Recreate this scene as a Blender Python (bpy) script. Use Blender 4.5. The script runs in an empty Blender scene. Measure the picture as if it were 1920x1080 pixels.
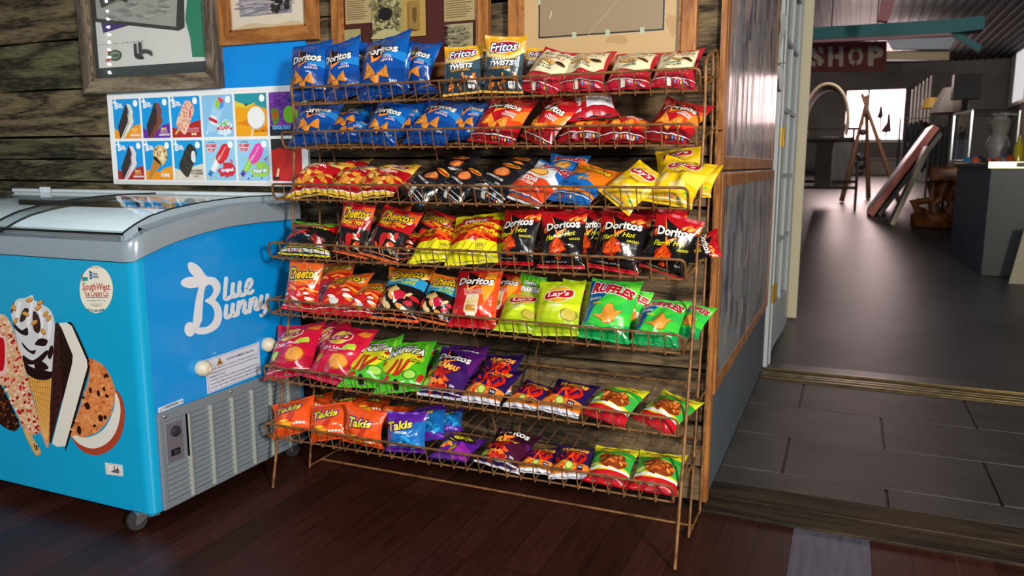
import bpy, bmesh, math, random
import numpy as np
from mathutils import Vector, Matrix, noise
from mathutils.geometry import tessellate_polygon
R=math.radians
sc=bpy.context.scene; COL=sc.collection
# ---------------------------------------------------------------- camera
FPX,CAMH,YAW,PIT=1458.0,1.10,R(23.29),R(8.97)
cd=bpy.data.cameras.new('camera'); cam=bpy.data.objects.new('camera',cd); COL.objects.link(cam)
cam.location=(0,0,CAMH); cam.rotation_euler=(R(90)-PIT,0,YAW)
cd.sensor_width=36; cd.lens=FPX/1920*36; cd.clip_end=200; cd.clip_start=.05
cd.dof.use_dof=True; cd.dof.focus_distance=2.45; cd.dof.aperture_fstop=4.0
sc.camera=cam
# ---------------------------------------------------------------- view and light
sc.view_settings.view_transform='Standard'; sc.view_settings.look='None'
sc.view_settings.gamma=1; sc.view_settings.exposure=0.0; sc.view_settings.use_curve_mapping=False
wd=bpy.data.worlds.new('world'); sc.world=wd; wd.use_nodes=True
wd.node_tree.nodes['Background'].inputs[0].default_value=(.62,.72,.85,1)
wd.node_tree.nodes['Background'].inputs[1].default_value=.13
def area(name,loc,target,sx,sy,power,col):
    l=bpy.data.lights.new(name,'AREA'); l.shape='RECTANGLE'; l.size=sx; l.size_y=sy; l.energy=power; l.color=col
    o=bpy.data.objects.new(name,l); COL.objects.link(o); o.location=loc
    o.rotation_euler=(Vector(target)-Vector(loc)).to_track_quat('-Z','Y').to_euler(); return o
area('window_light_right',(2.5,-1.3,2.0),(-1.15,2.2,.95),.45,.6,270,(1,.92,.80))
area('window_light_left',(-.4,-2.4,2.5),(-2.3,2.2,1.3),1.6,1.0,85,(.90,.96,1))  # added fill from above and behind the camera, not a window
area('freezer_lamp',(-2.6,1.68,.86),(-2.6,2.0,.6),1.3,.04,5,(.95,.98,1))  # added light under the front rim to brighten the freezer interior
area('shop_window_light',(.25,16.2,2.4),(.2,8,.4),1.6,1.0,80,(1,.74,.72))
area('shop_side_light',(.6,5.6,2.9),(.8,8.5,.3),1.2,.6,14,(.86,.88,1))
area('shop_ceiling_light',(.6,10.5,2.95),(.6,16.5,1.9),1.6,.5,75,(1,.93,.9))  # added fill aimed at the far shop wall, no fixture there
# ---------------------------------------------------------------- geometry helpers
fwv=Vector((-math.sin(YAW)*math.cos(PIT),math.cos(YAW)*math.cos(PIT),-math.sin(PIT)))
rtv=Vector((math.cos(YAW),math.sin(YAW),0)); upv=rtv.cross(fwv); C0=Vector((0,0,CAMH))
def ray(px,py): return fwv+rtv*((px-960)/FPX)-upv*((py-540)/FPX)
def at(px,py,Y): d=ray(px,py); return C0+d*(Y/d.y)                 # point of the plane y = Y
def atx(px,py,X): d=ray(px,py); return C0+d*(X/d.x)
def atz(px,py,Z=0): d=ray(px,py); return C0+d*((Z-CAMH)/d.z)
def proj(p): d=Vector(p)-C0; z=d.dot(fwv); return 960+FPX*d.dot(rtv)/z, 540-FPX*d.dot(upv)/z
def hx(h,a=1):
    if not isinstance(h,str): return tuple(h)[:3]+(a,)
    h=h.lstrip('#'); h=h if len(h)==6 else ''.join(q*2 for q in h); c=[int(h[i:i+2],16)/255 for i in (0,2,4)]
    return tuple(x/12.92 if x<=.04045 else ((x+.055)/1.055)**2.4 for x in c)+(a,)
MATS={}
def mat(name,col=None,rough=.5,metal=0,noise_amt=0,noise_scale=8,bump=0,bump_scale=60,stretch=(1,1,1),emit=None,attr=False,coat=0,spec=None,alpha=None,col2=None,bdist=.002):
    if name in MATS: return MATS[name]
    m=bpy.data.materials.new(name); MATS[name]=m; m.use_nodes=True; nt=m.node_tree; b=nt.nodes['Principled BSDF']; L=nt.links
    b.inputs['Roughness'].default_value=rough; b.inputs['Metallic'].default_value=metal
    if coat: b.inputs['Coat Weight'].default_value=coat; b.inputs['Coat Roughness'].default_value=.08
    if spec is not None: b.inputs['Specular IOR Level'].default_value=spec
    tc=nt.nodes.new('ShaderNodeTexCoord'); mp=nt.nodes.new('ShaderNodeMapping'); mp.inputs['Scale'].default_value=stretch
    L.new(tc.outputs['Object'],mp.inputs[0])
    src=None
    if attr:
        a=nt.nodes.new('ShaderNodeAttribute'); a.attribute_name='Col'; src=a.outputs['Color']
    elif col is not None: b.inputs['Base Color'].default_value=hx(col)
    if noise_amt:
        n=nt.nodes.new('ShaderNodeTexNoise'); n.inputs['Scale'].default_value=noise_scale; n.inputs['Detail'].default_value=6
        L.new(mp.outputs[0],n.inputs['Vector'])
        mx=nt.nodes.new('ShaderNodeMix'); mx.data_type='RGBA'
        rp=nt.nodes.new('ShaderNodeMapRange'); rp.inputs[1].default_value=.35; rp.inputs[2].default_value=.68
        L.new(n.outputs[0],rp.inputs[0]); L.new(rp.outputs[0],mx.inputs[0])
        if src: 
            L.new(src,mx.inputs[6]); h=nt.nodes.new('ShaderNodeMix'); h.data_type='RGBA'; h.blend_type='MULTIPLY'; h.inputs[0].default_value=1
            L.new(src,h.inputs[6]); h.inputs[7].default_value=(1-noise_amt,)*3+(1,); L.new(h.outputs[2],mx.inputs[7])
        else:
            c=hx(col); c2=hx(col2) if col2 else tuple(x*(1-noise_amt) for x in c[:3])+(1,)
            mx.inputs[6].default_value=c; mx.inputs[7].default_value=c2
        src=mx.outputs[2]
    if src: L.new(src,b.inputs['Base Color'])
    if bump:
        n=nt.nodes.new('ShaderNodeTexNoise'); n.inputs['Scale'].default_value=bump_scale; n.inputs['Detail'].default_value=4
        L.new(mp.outputs[0],n.inputs['Vector']); bp=nt.nodes.new('ShaderNodeBump'); bp.inputs['Strength'].default_value=bump; bp.inputs['Distance'].default_value=bdist
        L.new(n.outputs[0],bp.inputs['Height']); L.new(bp.outputs[0],b.inputs['Normal'])
    if emit: b.inputs['Emission Color'].default_value=hx(emit[0]); b.inputs['Emission Strength'].default_value=emit[1]
    return m
def glass(name,tint=(1,1,1),gloss=.04,ior=1.45,gr=.8):
    if name in MATS: return MATS[name]
    m=bpy.data.materials.new(name); MATS[name]=m; m.use_nodes=True; nt=m.node_tree; nt.nodes.clear(); L=nt.links
    o=nt.nodes.new('ShaderNodeOutputMaterial'); t=nt.nodes.new('ShaderNodeBsdfTransparent'); t.inputs[0].default_value=tint+(1,)
    g=nt.nodes.new('ShaderNodeBsdfGlossy'); g.inputs['Roughness'].default_value=gloss; f=nt.nodes.new('ShaderNodeLayerWeight'); pw=nt.nodes.new('ShaderNodeMath'); pw.operation='POWER'; pw.inputs[1].default_value=4.5; L.new(f.outputs['Facing'],pw.inputs[0])
    ma=nt.nodes.new('ShaderNodeMath'); ma.operation='MULTIPLY_ADD'; ma.inputs[1].default_value=gr; ma.inputs[2].default_value=.035; L.new(pw.outputs[0],ma.inputs[0])
    x=nt.nodes.new('ShaderNodeMixShader'); L.new(ma.outputs[0],x.inputs[0]); L.new(t.outputs[0],x.inputs[1]); L.new(g.outputs[0],x.inputs[2]); L.new(x.outputs[0],o.inputs[0]); return m
class MB:
    def __init__(s): s.v=[]; s.f=[]; s.c=[]; s.m=[]
    def add(s,v,f,col=None,mi=0):
        o=len(s.v); s.v+=[tuple(p) for p in v]; s.f+=[tuple(i+o for i in q) for q in f]
        c=hx(col) if col is not None else (1,1,1,1); s.c+=[c]*len(f); s.m+=[mi]*len(f); return s
    def box(s,a,b,col=None,M=None,mi=0):
        x0,y0,z0=a; x1,y1,z1=b; v=[Vector(p) for p in ((x0,y0,z0),(x1,y0,z0),(x1,y1,z0),(x0,y1,z0),(x0,y0,z1),(x1,y0,z1),(x1,y1,z1),(x0,y1,z1))]
        if M: v=[M@p for p in v]
        return s.add(v,[(0,3,2,1),(4,5,6,7),(0,1,5,4),(1,2,6,5),(2,3,7,6),(3,0,4,7)],col,mi)
    def tube(s,path,r,n=8,col=None,fillet=0,caps=True,mi=0):
        P=[Vector(p) for p in path]
        if fillet: P=fil(P,fillet)
        rs=r if isinstance(r,(list,tuple)) else [r]*len(P)
        V=[];F=[]; ref=None
        for i,p in enumerate(P):
            t=((P[min(i+1,len(P)-1)]-P[max(i-1,0)])).normalized()
            if ref is None: ref=t.orthogonal().normalized()
            ref=(ref-t*ref.dot(t)).normalized() if (ref-t*ref.dot(t)).length>1e-5 else t.orthogonal().normalized()
            b=t.cross(ref)
            for k in range(n): a=2*math.pi*k/n; V.append(p+(ref*math.cos(a)+b*math.sin(a))*rs[i])
        for i in range(len(P)-1):
            for k in range(n): k2=(k+1)%n; F.append((i*n+k,i*n+k2,(i+1)*n+k2,(i+1)*n+k))
        if caps: F.append(tuple(range(n))[::-1]); F.append(tuple(range((len(P)-1)*n,len(P)*n)))
        return s.add(V,F,col,mi)
    def lathe(s,prof,M=None,n=24,col=None,mi=0):   # prof: (r,z) list
        V=[];F=[]
        for r_,z in prof:
            for k in range(n): a=2*math.pi*k/n; V.append(Vector((r_*math.cos(a),r_*math.sin(a),z)))
        if M: V=[M@p for p in V]
        for i in range(len(prof)-1):
            for k in range(n): k2=(k+1)%n; F.append((i*n+k,i*n+k2,(i+1)*n+k2,(i+1)*n+k))
        F.append(tuple(range(n))[::-1]); F.append(tuple(range((len(prof)-1)*n,len(prof)*n)))
        return s.add(V,F,col,mi)
    def prism(s,poly,d,col=None,mi=0):  # poly 3D points, extruded by vector d
        n=len(poly); P=[Vector(p) for p in poly]; d=Vector(d); V=P+[p+d for p in P]
        F=[tuple(range(n))[::-1],tuple(range(n,2*n))]+[(i,(i+1)%n,n+(i+1)%n,n+i) for i in range(n)]
        return s.add(V,F,col,mi)
    def obj(s,name,mats,parent=None,smooth=False,bevel=0,loc=None,fixn=True):
        me=bpy.data.meshes.new(name); 
        V=s.v
        if loc is not None: l=Vector(loc); V=[tuple(Vector(p)-l) for p in V]
        me.from_pydata(V,[],s.f)
        a=me.attributes.new('Col','FLOAT_COLOR','FACE'); a.data.foreach_set('color',np.array(s.c,dtype=np.float32).ravel())
        for m in (mats if isinstance(mats,(list,tuple)) else [mats]): me.materials.append(m)
        me.polygons.foreach_set('material_index',s.m)
        if fixn:
            bm=bmesh.new(); bm.from_mesh(me); bmesh.ops.recalc_face_normals(bm,faces=bm.faces); bm.to_mesh(me); bm.free()
        if smooth: me.polygons.foreach_set('use_smooth',[True]*len(me.polygons)); me.set_sharp_from_angle(angle=R(40))
        o=bpy.data.objects.new(name,me); COL.objects.link(o)
        if loc is not None: o.location=loc
        if bevel:
            md=o.modifiers.new('bevel','BEVEL'); md.width=bevel; md.segments=2; md.limit_method='ANGLE'; md.angle_limit=R(50)
        if parent:
            o.parent=parent
            if loc is None: o.matrix_parent_inverse=parent.matrix_basis.inverted()
            else: o.location=Vector(loc)-parent.location
        return o
def fil(P,r,seg=5):
    out=[P[0]]
    for i in range(1,len(P)-1):
        a,b,c=P[i-1],P[i],P[i+1]; u=(a-b); w=(c-b); rr=min(r,u.length*.45,w.length*.45); u=u.normalized()*rr; w=w.normalized()*rr
        for k in range(seg+1):
            t=k/seg; out.append((b+u)*(1-t)**2+b*2*t*(1-t)+(b+w)*t*t)
    out.append(P[-1]); return out
def tag(o,label=None,cat=None,group=None,kind=None):
    if label: o['label']=label
    if cat: o['category']=cat
    if group: o['group']=group
    if kind: o['kind']=kind
    return o
def empty(name,loc,label,cat,group=None):
    o=bpy.data.objects.new(name,None); COL.objects.link(o); o.location=loc; o.empty_display_size=.05; return tag(o,label,cat,group)
def struct(o): o['kind']='structure'; return o
# ---------------------------------------------------------------- printed artwork as thin inlaid shapes
TXT={}
def textmesh(s,bold=.0):
    k=(s,bold)
    if k in TXT: return TXT[k]
    c=bpy.data.curves.new('t','FONT'); c.body=s; c.size=1; c.offset=bold; c.resolution_u=2; c.fill_mode='FRONT'
    o=bpy.data.objects.new('t',c); COL.objects.link(o); dg=bpy.context.evaluated_depsgraph_get(); me=bpy.data.meshes.new_from_object(o.evaluated_get(dg))
    V=np.array([v.co[:2] for v in me.vertices]).reshape(-1,2); F=[tuple(p.vertices) for p in me.polygons]
    bpy.data.objects.remove(o); bpy.data.curves.remove(c); bpy.data.meshes.remove(me)
    TXT[k]=(V,F); return TXT[k]
def catmull(P,closed=False,n=5):
    P=[Vector(p) for p in P]; out=[]; N=len(P)
    for i in range(N if closed else N-1):
        g=lambda j:P[j%N] if closed else P[max(0,min(N-1,j))]
        p0,p1,p2,p3=g(i-1),g(i),g(i+1),g(i+2)
        for k in range(n):
            t=k/n; out.append(.5*((2*p1)+(p2-p0)*t+(2*p0-5*p1+4*p2-p3)*t*t+(3*p1-p0-3*p2+p3)*t**3))
    if not closed: out.append(P[-1])
    return [tuple(p) for p in out]
class Art:
    def __init__(s): s.V=[]; s.L=[]; s.F=[]; s.C=[]; s.lay=0
    def raw(s,V,F,col):
        V=[tuple(p[:2]) for p in V]
        F=[tuple(q) if sum(V[q[i]][0]*V[q[(i+1)%len(q)]][1]-V[q[(i+1)%len(q)]][0]*V[q[i]][1] for i in range(len(q)))>=0 else tuple(q)[::-1] for q in F]
        s.lay+=1; o=len(s.V); s.V+=[tuple(p) for p in V]; s.L+=[s.lay]*len(V); s.F+=[tuple(i+o for i in q) for q in F]; s.C+=[hx(col)]*len(F); return s
    def poly(s,P,col,smooth=False,n=5):
        if smooth: P=catmull(P,True,n)
        T=tessellate_polygon([[Vector((p[0],p[1],0)) for p in P]])
        return s.raw(P,T,col)
    def rect(s,x0,y0,x1,y1,col,r=0):
        if r: P=[]; [P.extend([(cx+r*math.cos(a+k*math.pi/8),cy+r*math.sin(a+k*math.pi/8)) for k in range(5)]) for cx,cy,a in ((x1-r,y1-r,0),(x0+r,y1-r,math.pi/2),(x0+r,y0+r,math.pi),(x1-r,y0+r,-math.pi/2))]
        else: P=[(x0,y0),(x1,y0),(x1,y1),(x0,y1)]
        return s.poly(P,col)
    def ell(s,cx,cy,rx,ry,col,rot=0,n=20,a0=0,a1=360):
        c,q=math.cos(R(rot)),math.sin(R(rot)); m=n if a1-a0==360 else n+1
        P=[]
        for k in range(m):
            a=R(a0+(a1-a0)*k/n); x,y=rx*math.cos(a),ry*math.sin(a); P.append((cx+x*c-y*q,cy+x*q+y*c))
        return s.poly(P,col)
    def blob(s,cx,cy,rx,ry,col,seed=0,jit=.25,n=10,rot=0):
        rd=random.Random(seed); c,q=math.cos(R(rot)),math.sin(R(rot)); P=[]
        for k in range(n):
            a=2*math.pi*k/n; f=1+jit*(rd.random()*2-1); x,y=rx*f*math.cos(a),ry*f*math.sin(a); P.append((cx+x*c-y*q,cy+x*q+y*c))
        return s.poly(P,col)
    def stroke(s,P,w,col,closed=False,n=5,caps=True):
        P=[Vector(p) for p in catmull(P,closed,n)]; L_=[];R_=[]
        ws=w if not isinstance(w,(int,float)) else [w]*len(P)
        if len(ws)!=len(P): ws=[np.interp(i/(len(P)-1)*(len(ws)-1),range(len(ws)),ws) for i in range(len(P))]
        for i,p in enumerate(P):
            t=(P[min(i+1,len(P)-1)]-P[max(i-1,0)]).normalized(); nn=Vector((-t.y,t.x))*ws[i]/2; L_.append(tuple(p+nn)); R_.append(tuple(p-nn))
        m=len(P); s.raw(L_+R_,[(i,i+1,m+i+1,m+i) for i in range(m-1)],col)
        if caps: s.ell(P[0].x,P[0].y,ws[0]/2,ws[0]/2,col,n=10); s.ell(P[-1].x,P[-1].y,ws[-1]/2,ws[-1]/2,col,n=10)
        return s
    def text(s,t,cx,cy,w,h,col,bold=.02,shear=0,rot=0,arch=0,out=None,ob=.05,fit=True,slope=0):
        V0,F=textmesh(t,bold); lo=V0.min(0); hi=V0.max(0)
        def tr(V):
            V=(V-(lo+hi)/2)/(hi-lo)*np.array([w,h]); x=V[:,0]+V[:,1]*shear; y=V[:,1]*(1+slope*V[:,0]/w)+arch*(1-(2*V[:,0]/w)**2)
            c,q=math.cos(R(rot)),math.sin(R(rot)); return np.stack([cx+x*c-y*q,cy+x*q+y*c],1)
        if out:
            for oc,obv in (out if isinstance(out,list) else [(out,ob)]):
                V1,F1=textmesh(t,bold+obv); s.raw(tr(V1),F1,oc)
        s.raw(tr(V0),F,col); return s
    def flat(s,mb,fn,off,dl=.00012,mi=0):     # fn(x,y)->Vector ; off: unit Vector outwards
        off=Vector(off); v=[fn(*p)+off*(dl*l) for p,l in zip(s.V,s.L)]; o=len(mb.v)
        mb.v+=[tuple(p) for p in v]; mb.f+=[tuple(i+o for i in q) for q in s.F]; mb.c+=s.C; mb.m+=[mi]*len(s.F)
def px_fn(f,K,ox,oy,k): return lambda x,y: f(ox+x*k,oy+y*k,K)
PRINT=mat('printed_sheet',rough=.38,attr=True)
VINYL=mat('vinyl_print',rough=.22,attr=True,coat=.3)
# ---------------------------------------------------------------- chip bags
G=.05; BW=10; BH=26; Y0,Y1=.05,1.25; HH=1.30     # grid step, half columns, rows
def cutart(A):
    bm=bmesh.new(); pal={}; vs=[bm.verts.new((p[0],p[1],l)) for p,l in zip(A.V,A.L)]
    for q,c in zip(A.F,A.C):
        if len(set(q))<3: continue
        try: f=bm.faces.new([vs[i] for i in q])
        except ValueError: continue
        f.material_index=pal.setdefault(c,len(pal))
    def cut(co,no,co_=False,ci=False):
        bmesh.ops.bisect_plane(bm,geom=bm.verts[:]+bm.edges[:]+bm.faces[:],plane_co=co,plane_no=no,dist=1e-6,clear_outer=co_,clear_inner=ci)
    cut((-.498,0,0),(1,0,0),ci=True); cut((.498,0,0),(1,0,0),co_=True); cut((0,Y0,0),(0,1,0),ci=True); cut((0,Y1,0),(0,1,0),co_=True)
    for i in range(-BW+1,BW): cut((i*G,0,0),(1,0,0))
    for j in range(2,25): cut((0,j*G,0),(0,1,0))
    d=Vector((1,-1,0)).normalized()
    for k in range(-35,10): cut((k*G,0,0),d)
    bm.verts.index_update(); V=np.array([v.co[:] for v in bm.verts]); F=[[v.index for v in f.verts] for f in bm.faces]
    C=[None]*len(pal)
    for c,i in pal.items(): C[i]=c
    c=np.array([C[f.material_index] for f in bm.faces],dtype=np.float32); bm.free(); return V,F,c
BAGART={}
FOIL=mat('foil_film',rough=.22,attr=True,coat=.4,bump=.6,bump_scale=34,bdist=.0032,spec=.6)
SEALM=mat('crimped_foil',rough=.3,attr=True,bump=.3,bump_scale=160,bdist=.001,spec=.6)
def bagmesh(kind,W,L,seed,T=.15,bend=0,crumple=1.0):
    V,F,Cc,base,seal,seal2,back=BAGART[kind]; rd=random.Random(seed)
    sy=L/HH
    fac=[(rd.uniform(.5,1.5),rd.uniform(0,math.pi),rd.uniform(0,6.28),rd.uniform(.012,.034)) for _ in range(5)]
    kc=rd.uniform(3,5); ph=rd.uniform(0,6.28); ph2=rd.uniform(0,6.28); fl=[rd.uniform(-.05,.05) for _ in range(4)]; tw=rd.uniform(-.05,.05)
    sgl=rd.uniform(.08,.15)
    def P(x,y,side):
        s=np.sin(np.pi*np.clip((y-Y0)/(Y1-Y0),0,1)**.78); e=np.minimum(y-Y0,Y1-y); X=np.abs(2*x)
        wf=1-sgl*s**.7
        prof=np.clip(1-X**2.4,0,1)**.62
        t=T*s**.72*prof
        if side>0:
            z=t*1.3
            for f,a,p,am in fac: z=z+am*crumple*(1-np.abs(np.sin(np.pi*f*2*(x*np.cos(a)+y*np.sin(a))+p)))*s*(1-X**2)*1.3
            z=z+.034*crumple*np.exp(-np.clip(e,0,2)/.15)*np.abs(np.sin(kc*np.pi*x+ph))*(1-X**2)
            z=z-.02*crumple*np.exp(-((X-.72)/.12)**2)*(.5+.5*np.sin(9*y+ph2))*s
        else: z=-t*.45
        z=z+tw*x*(y-.65)*2-bend*((y-.6)/.65)**2*.12
        top=np.clip((y-1.0)/.3,0,1)
        z=z+top*(fl[0]*X**2*np.sign(x)+fl[1]*X*X)+np.clip((.3-y)/.3,0,1)*fl[2]*x*2
        yy=y+top*X**3*.035*(1+fl[3]*8)
        return np.stack([x*wf*W,yy*sy,z*W],-1)
    xs=np.arange(-BW,BW+1)*G; ys=np.arange(1,BH)*G      # .05 .. 1.25
    XX,YY=np.meshgrid(xs,ys); n1,n0=XX.shape
    Pf=P(XX,YY,1); Pb=P(XX,YY,-1)
    du=np.gradient(Pf,axis=1); dv=np.gradient(Pf,axis=0); N=np.cross(du,dv); N/=np.linalg.norm(N,axis=-1,keepdims=True)+1e-12
    du=np.gradient(Pb,axis=1); dv=np.gradient(Pb,axis=0); Nb=-np.cross(du,dv); Nb/=np.linalg.norm(Nb,axis=-1,keepdims=True)+1e-12
    # decals
    fx=np.clip((V[:,0]+.5)/G,0,2*BW-1e-6); fy=np.clip((V[:,1]-Y0)/G,0,n1-1-1e-6); i=fx.astype(int); j=fy.astype(int); a=(fx-i)[:,None]; b=(fy-j)[:,None]
    def samp(A):
        A00=A[j,i];A10=A[j,i+1];A01=A[j+1,i];A11=A[j+1,i+1]
        lo=A00+(A10-A00)*a+(A11-A10)*b; hi=A00+(A11-A01)*a+(A01-A00)*b
        return np.where(a>=b,lo,hi)
    nd=samp(N); pd=samp(Pf)+nd*(.0003+.00007*V[:,2:3])
    verts=np.concatenate([Pf.reshape(-1,3),Pb.reshape(-1,3),pd]); norms=np.concatenate([N.reshape(-1,3),Nb.reshape(-1,3),nd])
    faces=[];cols=[]; nf=n0*n1
    bc=hx(base); kc_=hx(back)
    for jj in range(n1-1):
        for ii in range(n0-1):
            q=jj*n0+ii; faces+=[(q,q+1,q+n0+1),(q,q+n0+1,q+n0)]; cols+=[bc,bc]
            q+=nf; faces+=[(q,q+n0,q+n0+1,q+1)]; cols+=[kc_]
    o=2*nf; faces+=[tuple(k+o for k in f) for f in F]; cols=np.concatenate([np.array(cols,dtype=np.float32),Cc])
    me=bpy.data.meshes.new('chip_bag'); me.from_pydata(verts.tolist(),[],faces)
    at_=me.attributes.new('Col','FLOAT_COLOR','FACE'); at_.data.foreach_set('color',cols.ravel())
    me.polygons.foreach_set('use_smooth',[True]*len(me.polygons)); me.materials.append(FOIL)
    norms/=np.linalg.norm(norms,axis=1,keepdims=True)+1e-12
    me.normals_split_custom_set_from_vertices(norms.tolist())
    # seals
    out=[me]
    for (ya,yb,c,nm) in ((Y1-.004,1.318,seal,'top_seal'),(-.012,Y0+.004,seal2,'bottom_seal')):
        M=MB(); nx=41; V2=[]
        rows=[ya,(ya+yb)/2,yb]
        for sgn in (1,-1):
            for r_,y in enumerate(rows):
                X=np.linspace(-.5,.5,nx); p=P(X,np.full(nx,y),1 if False else -1)
                zig=.008*np.sin(X*np.pi*2*3+ph)+.004*(np.arange(nx)%2)
                p[:,2]+=(zig+sgn*.003)*W
                if r_==(2 if nm=='top_seal' else 0): p[:,1]+=.006*sy*(np.arange(nx)%2)
                V2+=[tuple(q) for q in p]
        F2=[]
        for sg in (0,1):
            for r_ in range(2):
                for k in range(nx-1): q=sg*3*nx+r_*nx+k; F2.append((q,q+1,q+nx+1,q+nx))
        for r_ in (0,2):
            for k in range(nx-1): q=r_*nx+k; F2.append((q,q+1,q+3*nx+1,q+3*nx))
        M.add(V2,F2,c); out.append(M)
    return out
def floorz(sh,x,y):
    (yl,zl),(yr,zr)=sh; t=(x+1.755)/1.37; yf=yl+(yr-yl)*t; zf=zl+(zr-zl)*t; return yf,zf+(.055/(2.37-yf))*(y-yf)
def bag(kind,row,bx,back,tx,ty,wpx,label,group,yaw=0,T=.13,bend=.22,crumple=1.15,lift=0,seed=None,flip=False,Lmax=None,turn=0):
    global BSEED
    BSEED+=1; seed=seed if seed is not None else BSEED*7+3
    sh=SHELF[row]; x=-1.0
    for _ in range(6):
        yf,_z=floorz(sh,x,0); y=yf+.022+back; _,z=floorz(sh,x,y); z+=.008+lift
        p,_q=proj((x,y,z)); x+=(bx-p)/FPX*y*1.15
    yf,_=floorz(sh,x,0); y=yf+.022+back; _,z=floorz(sh,x,y); z+=.008+lift
    B=Vector((x,y,z))
    R0=Vector((math.cos(R(yaw)),math.sin(R(yaw)),0))
    a,b=proj(B+Vector((0,0,.08))+R0*.05),proj(B+Vector((0,0,.08))-R0*.05); ppm=math.hypot(a[0]-b[0],a[1]-b[1])/.1
    W=wpx/ppm; Lt=W*1.17
    if Lmax: Lt=min(Lt,Lmax)
    best=None
    for k in range(80):
        yt=y+.004+k*.005
        if yt>2.40: break
        Tp=at(tx,ty,yt); e=abs((Tp-B).length-Lt)
        if best is None or e<best[0]: best=(e,Tp)
    A=best[1]-B; L=min(A.length,Lt*1.22); A.normalize()
    Rv=(R0-A*A.dot(R0)).normalized(); N=Rv.cross(A)
    if turn: q=Matrix.Rotation(R(turn),3,N); Rv=q@Rv; A=q@A
    if flip: Rv=-Rv; N=-N
    me,st,sb=bagmesh(kind,W,L,seed,T,bend,crumple)
    o=bpy.data.objects.new('chip_bag',me); COL.objects.link(o)
    o.matrix_world=Matrix(((Rv.x,A.x,N.x,B.x),(Rv.y,A.y,N.y,B.y),(Rv.z,A.z,N.z,B.z),(0,0,0,1)))
    for M,nm in ((st,'top_seal'),(sb,'bottom_seal')):
        c=M.obj(nm,SEALM,None,smooth=True,fixn=False); c.parent=o
    tag(o,label,'chip bag',group); return o
BSEED=0
# ---------------------------------------------------------------- bag artwork: x -0.5..0.5, y 0.05..1.25
def chips(A,L,base='#e08a2a',dark='#a8541a',hi='#f6b850',seed=1):
    rd=random.Random(seed)
    for cx,cy,r,rot in L:
        P=[]
        for k in range(3):
            a=R(rot+120*k); nx_=(r*math.cos(a),r*math.sin(a)); P.append((cx+nx_[0],cy+nx_[1]))
        def tri(s,j):
            o=[]
            for k in range(3):
                a,b=P[k],P[(k+1)%3]
                for t in (.08,.3,.5,.7,.92):
                    o.append((cx+(a[0]+(b[0]-a[0])*t-cx)*s+rd.uniform(-j,j),cy+(a[1]+(b[1]-a[1])*t-cy)*s+rd.uniform(-j,j)))
            return o
        A.poly(tri(1.06,.006),dark); A.poly(tri(1,.008),base)
        for _ in range(14):
            u,v=rd.random(),rd.random(); 
            if u+v>1: u,v=1-u,1-v
            x=P[0][0]+(P[1][0]-P[0][0])*u+(P[2][0]-P[0][0])*v; y=P[0][1]+(P[1][1]-P[0][1])*u+(P[2][1]-P[0][1])*v
            x=cx+(x-cx)*.85; y=cy+(y-cy)*.85
            A.blob(x,y,r*.1,r*.05,rd.choice([dark,hi,hi]),rd.randint(0,999),n=6,rot=rd.uniform(0,180))
def dlogo(A,cx=0,cy=.88,w=.78,rot=0,bgd='#14100f',fire=('#ff9a3c','#e8421c')):
    q=lambda x,y:(cx+w*(x*math.cos(R(rot))-y*math.sin(R(rot))),cy+w*(x*math.sin(R(rot))+y*math.cos(R(rot))))
    A.poly([q(-.30,.36),q(-.22,.30),q(.14,.10),q(.40,.03),q(.16,-.12),q(-.16,-.34),q(-.24,-.1)],bgd)
    for col,e in ((fire[1],.022),(fire[0],.008)):
        A.poly([q(-.31-e,.38+e),q(-.27+e,.20),q(-.13,-.24+e*1.2),q(.40+e,.045),q(.2,-.07),q(-.15,-.345-e)],col)
    A.poly([q(-.27,.33),q(-.13,-.2),q(.3,.0),q(.34,.03),q(.05,.14)],bgd)
    A.text('Doritos',cx,cy+.01,w*.94,w*.25,'#f4f2ee',bold=.035,rot=rot,out=bgd,ob=.07,slope=.05)
def small(A,t,cx,cy,w,h,col,**k): A.text(t,cx,cy,w,h,col,**k)
def base_bag(kind,base,fn,seal=None,seal2=None,back='#c9ccd2'):
    A=Art(); fn(A); V,F,c=cutart(A); BAGART[kind]=(V,F,c,base,seal or base,seal2 or base,back)
def strip(A,c1='#f0f0f0',y=.1):
    A.rect(-.5,y,.5,y+.018,c1)
def dots(A,y,x0=.05,cs=('#f4a63a','#d8473a','#3aa0d8','#e8407a','#f4e04a','#2a8ad0')):
    for i,c in enumerate(cs): A.ell(x0+i*.065,y,.022,.022,c,n=8)
def f_cool(A):
    A.poly([(-.5,.05),(.5,.05),(.5,.5),(.2,.42),(-.1,.34),(-.5,.44)],'#05408c'); A.poly([(.5,1.25),(.1,1.25),(.3,.9),(.5,.7)],'#075ab4')
    A.poly([(.05,.75),(.5,.62),(.5,.82),(.2,.84)],'#1f86d8')
    dlogo(A); small(A,'COOL',.22,.68,.18,.055,'#f2e4e8',bold=.03); small(A,'RANCH',.2,.61,.24,.055,'#f2e4e8',bold=.03,out='#a02030',ob=.03)
    chips(A,[(-.17,.43,.19,95),(.17,.37,.15,70),(-.02,.27,.12,-80)]); small(A,'260',.32,.2,.12,.05,'#dbe6f4'); 
base_bag('cool','#074ea8',f_cool,'#07479e','#053a86')
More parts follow.
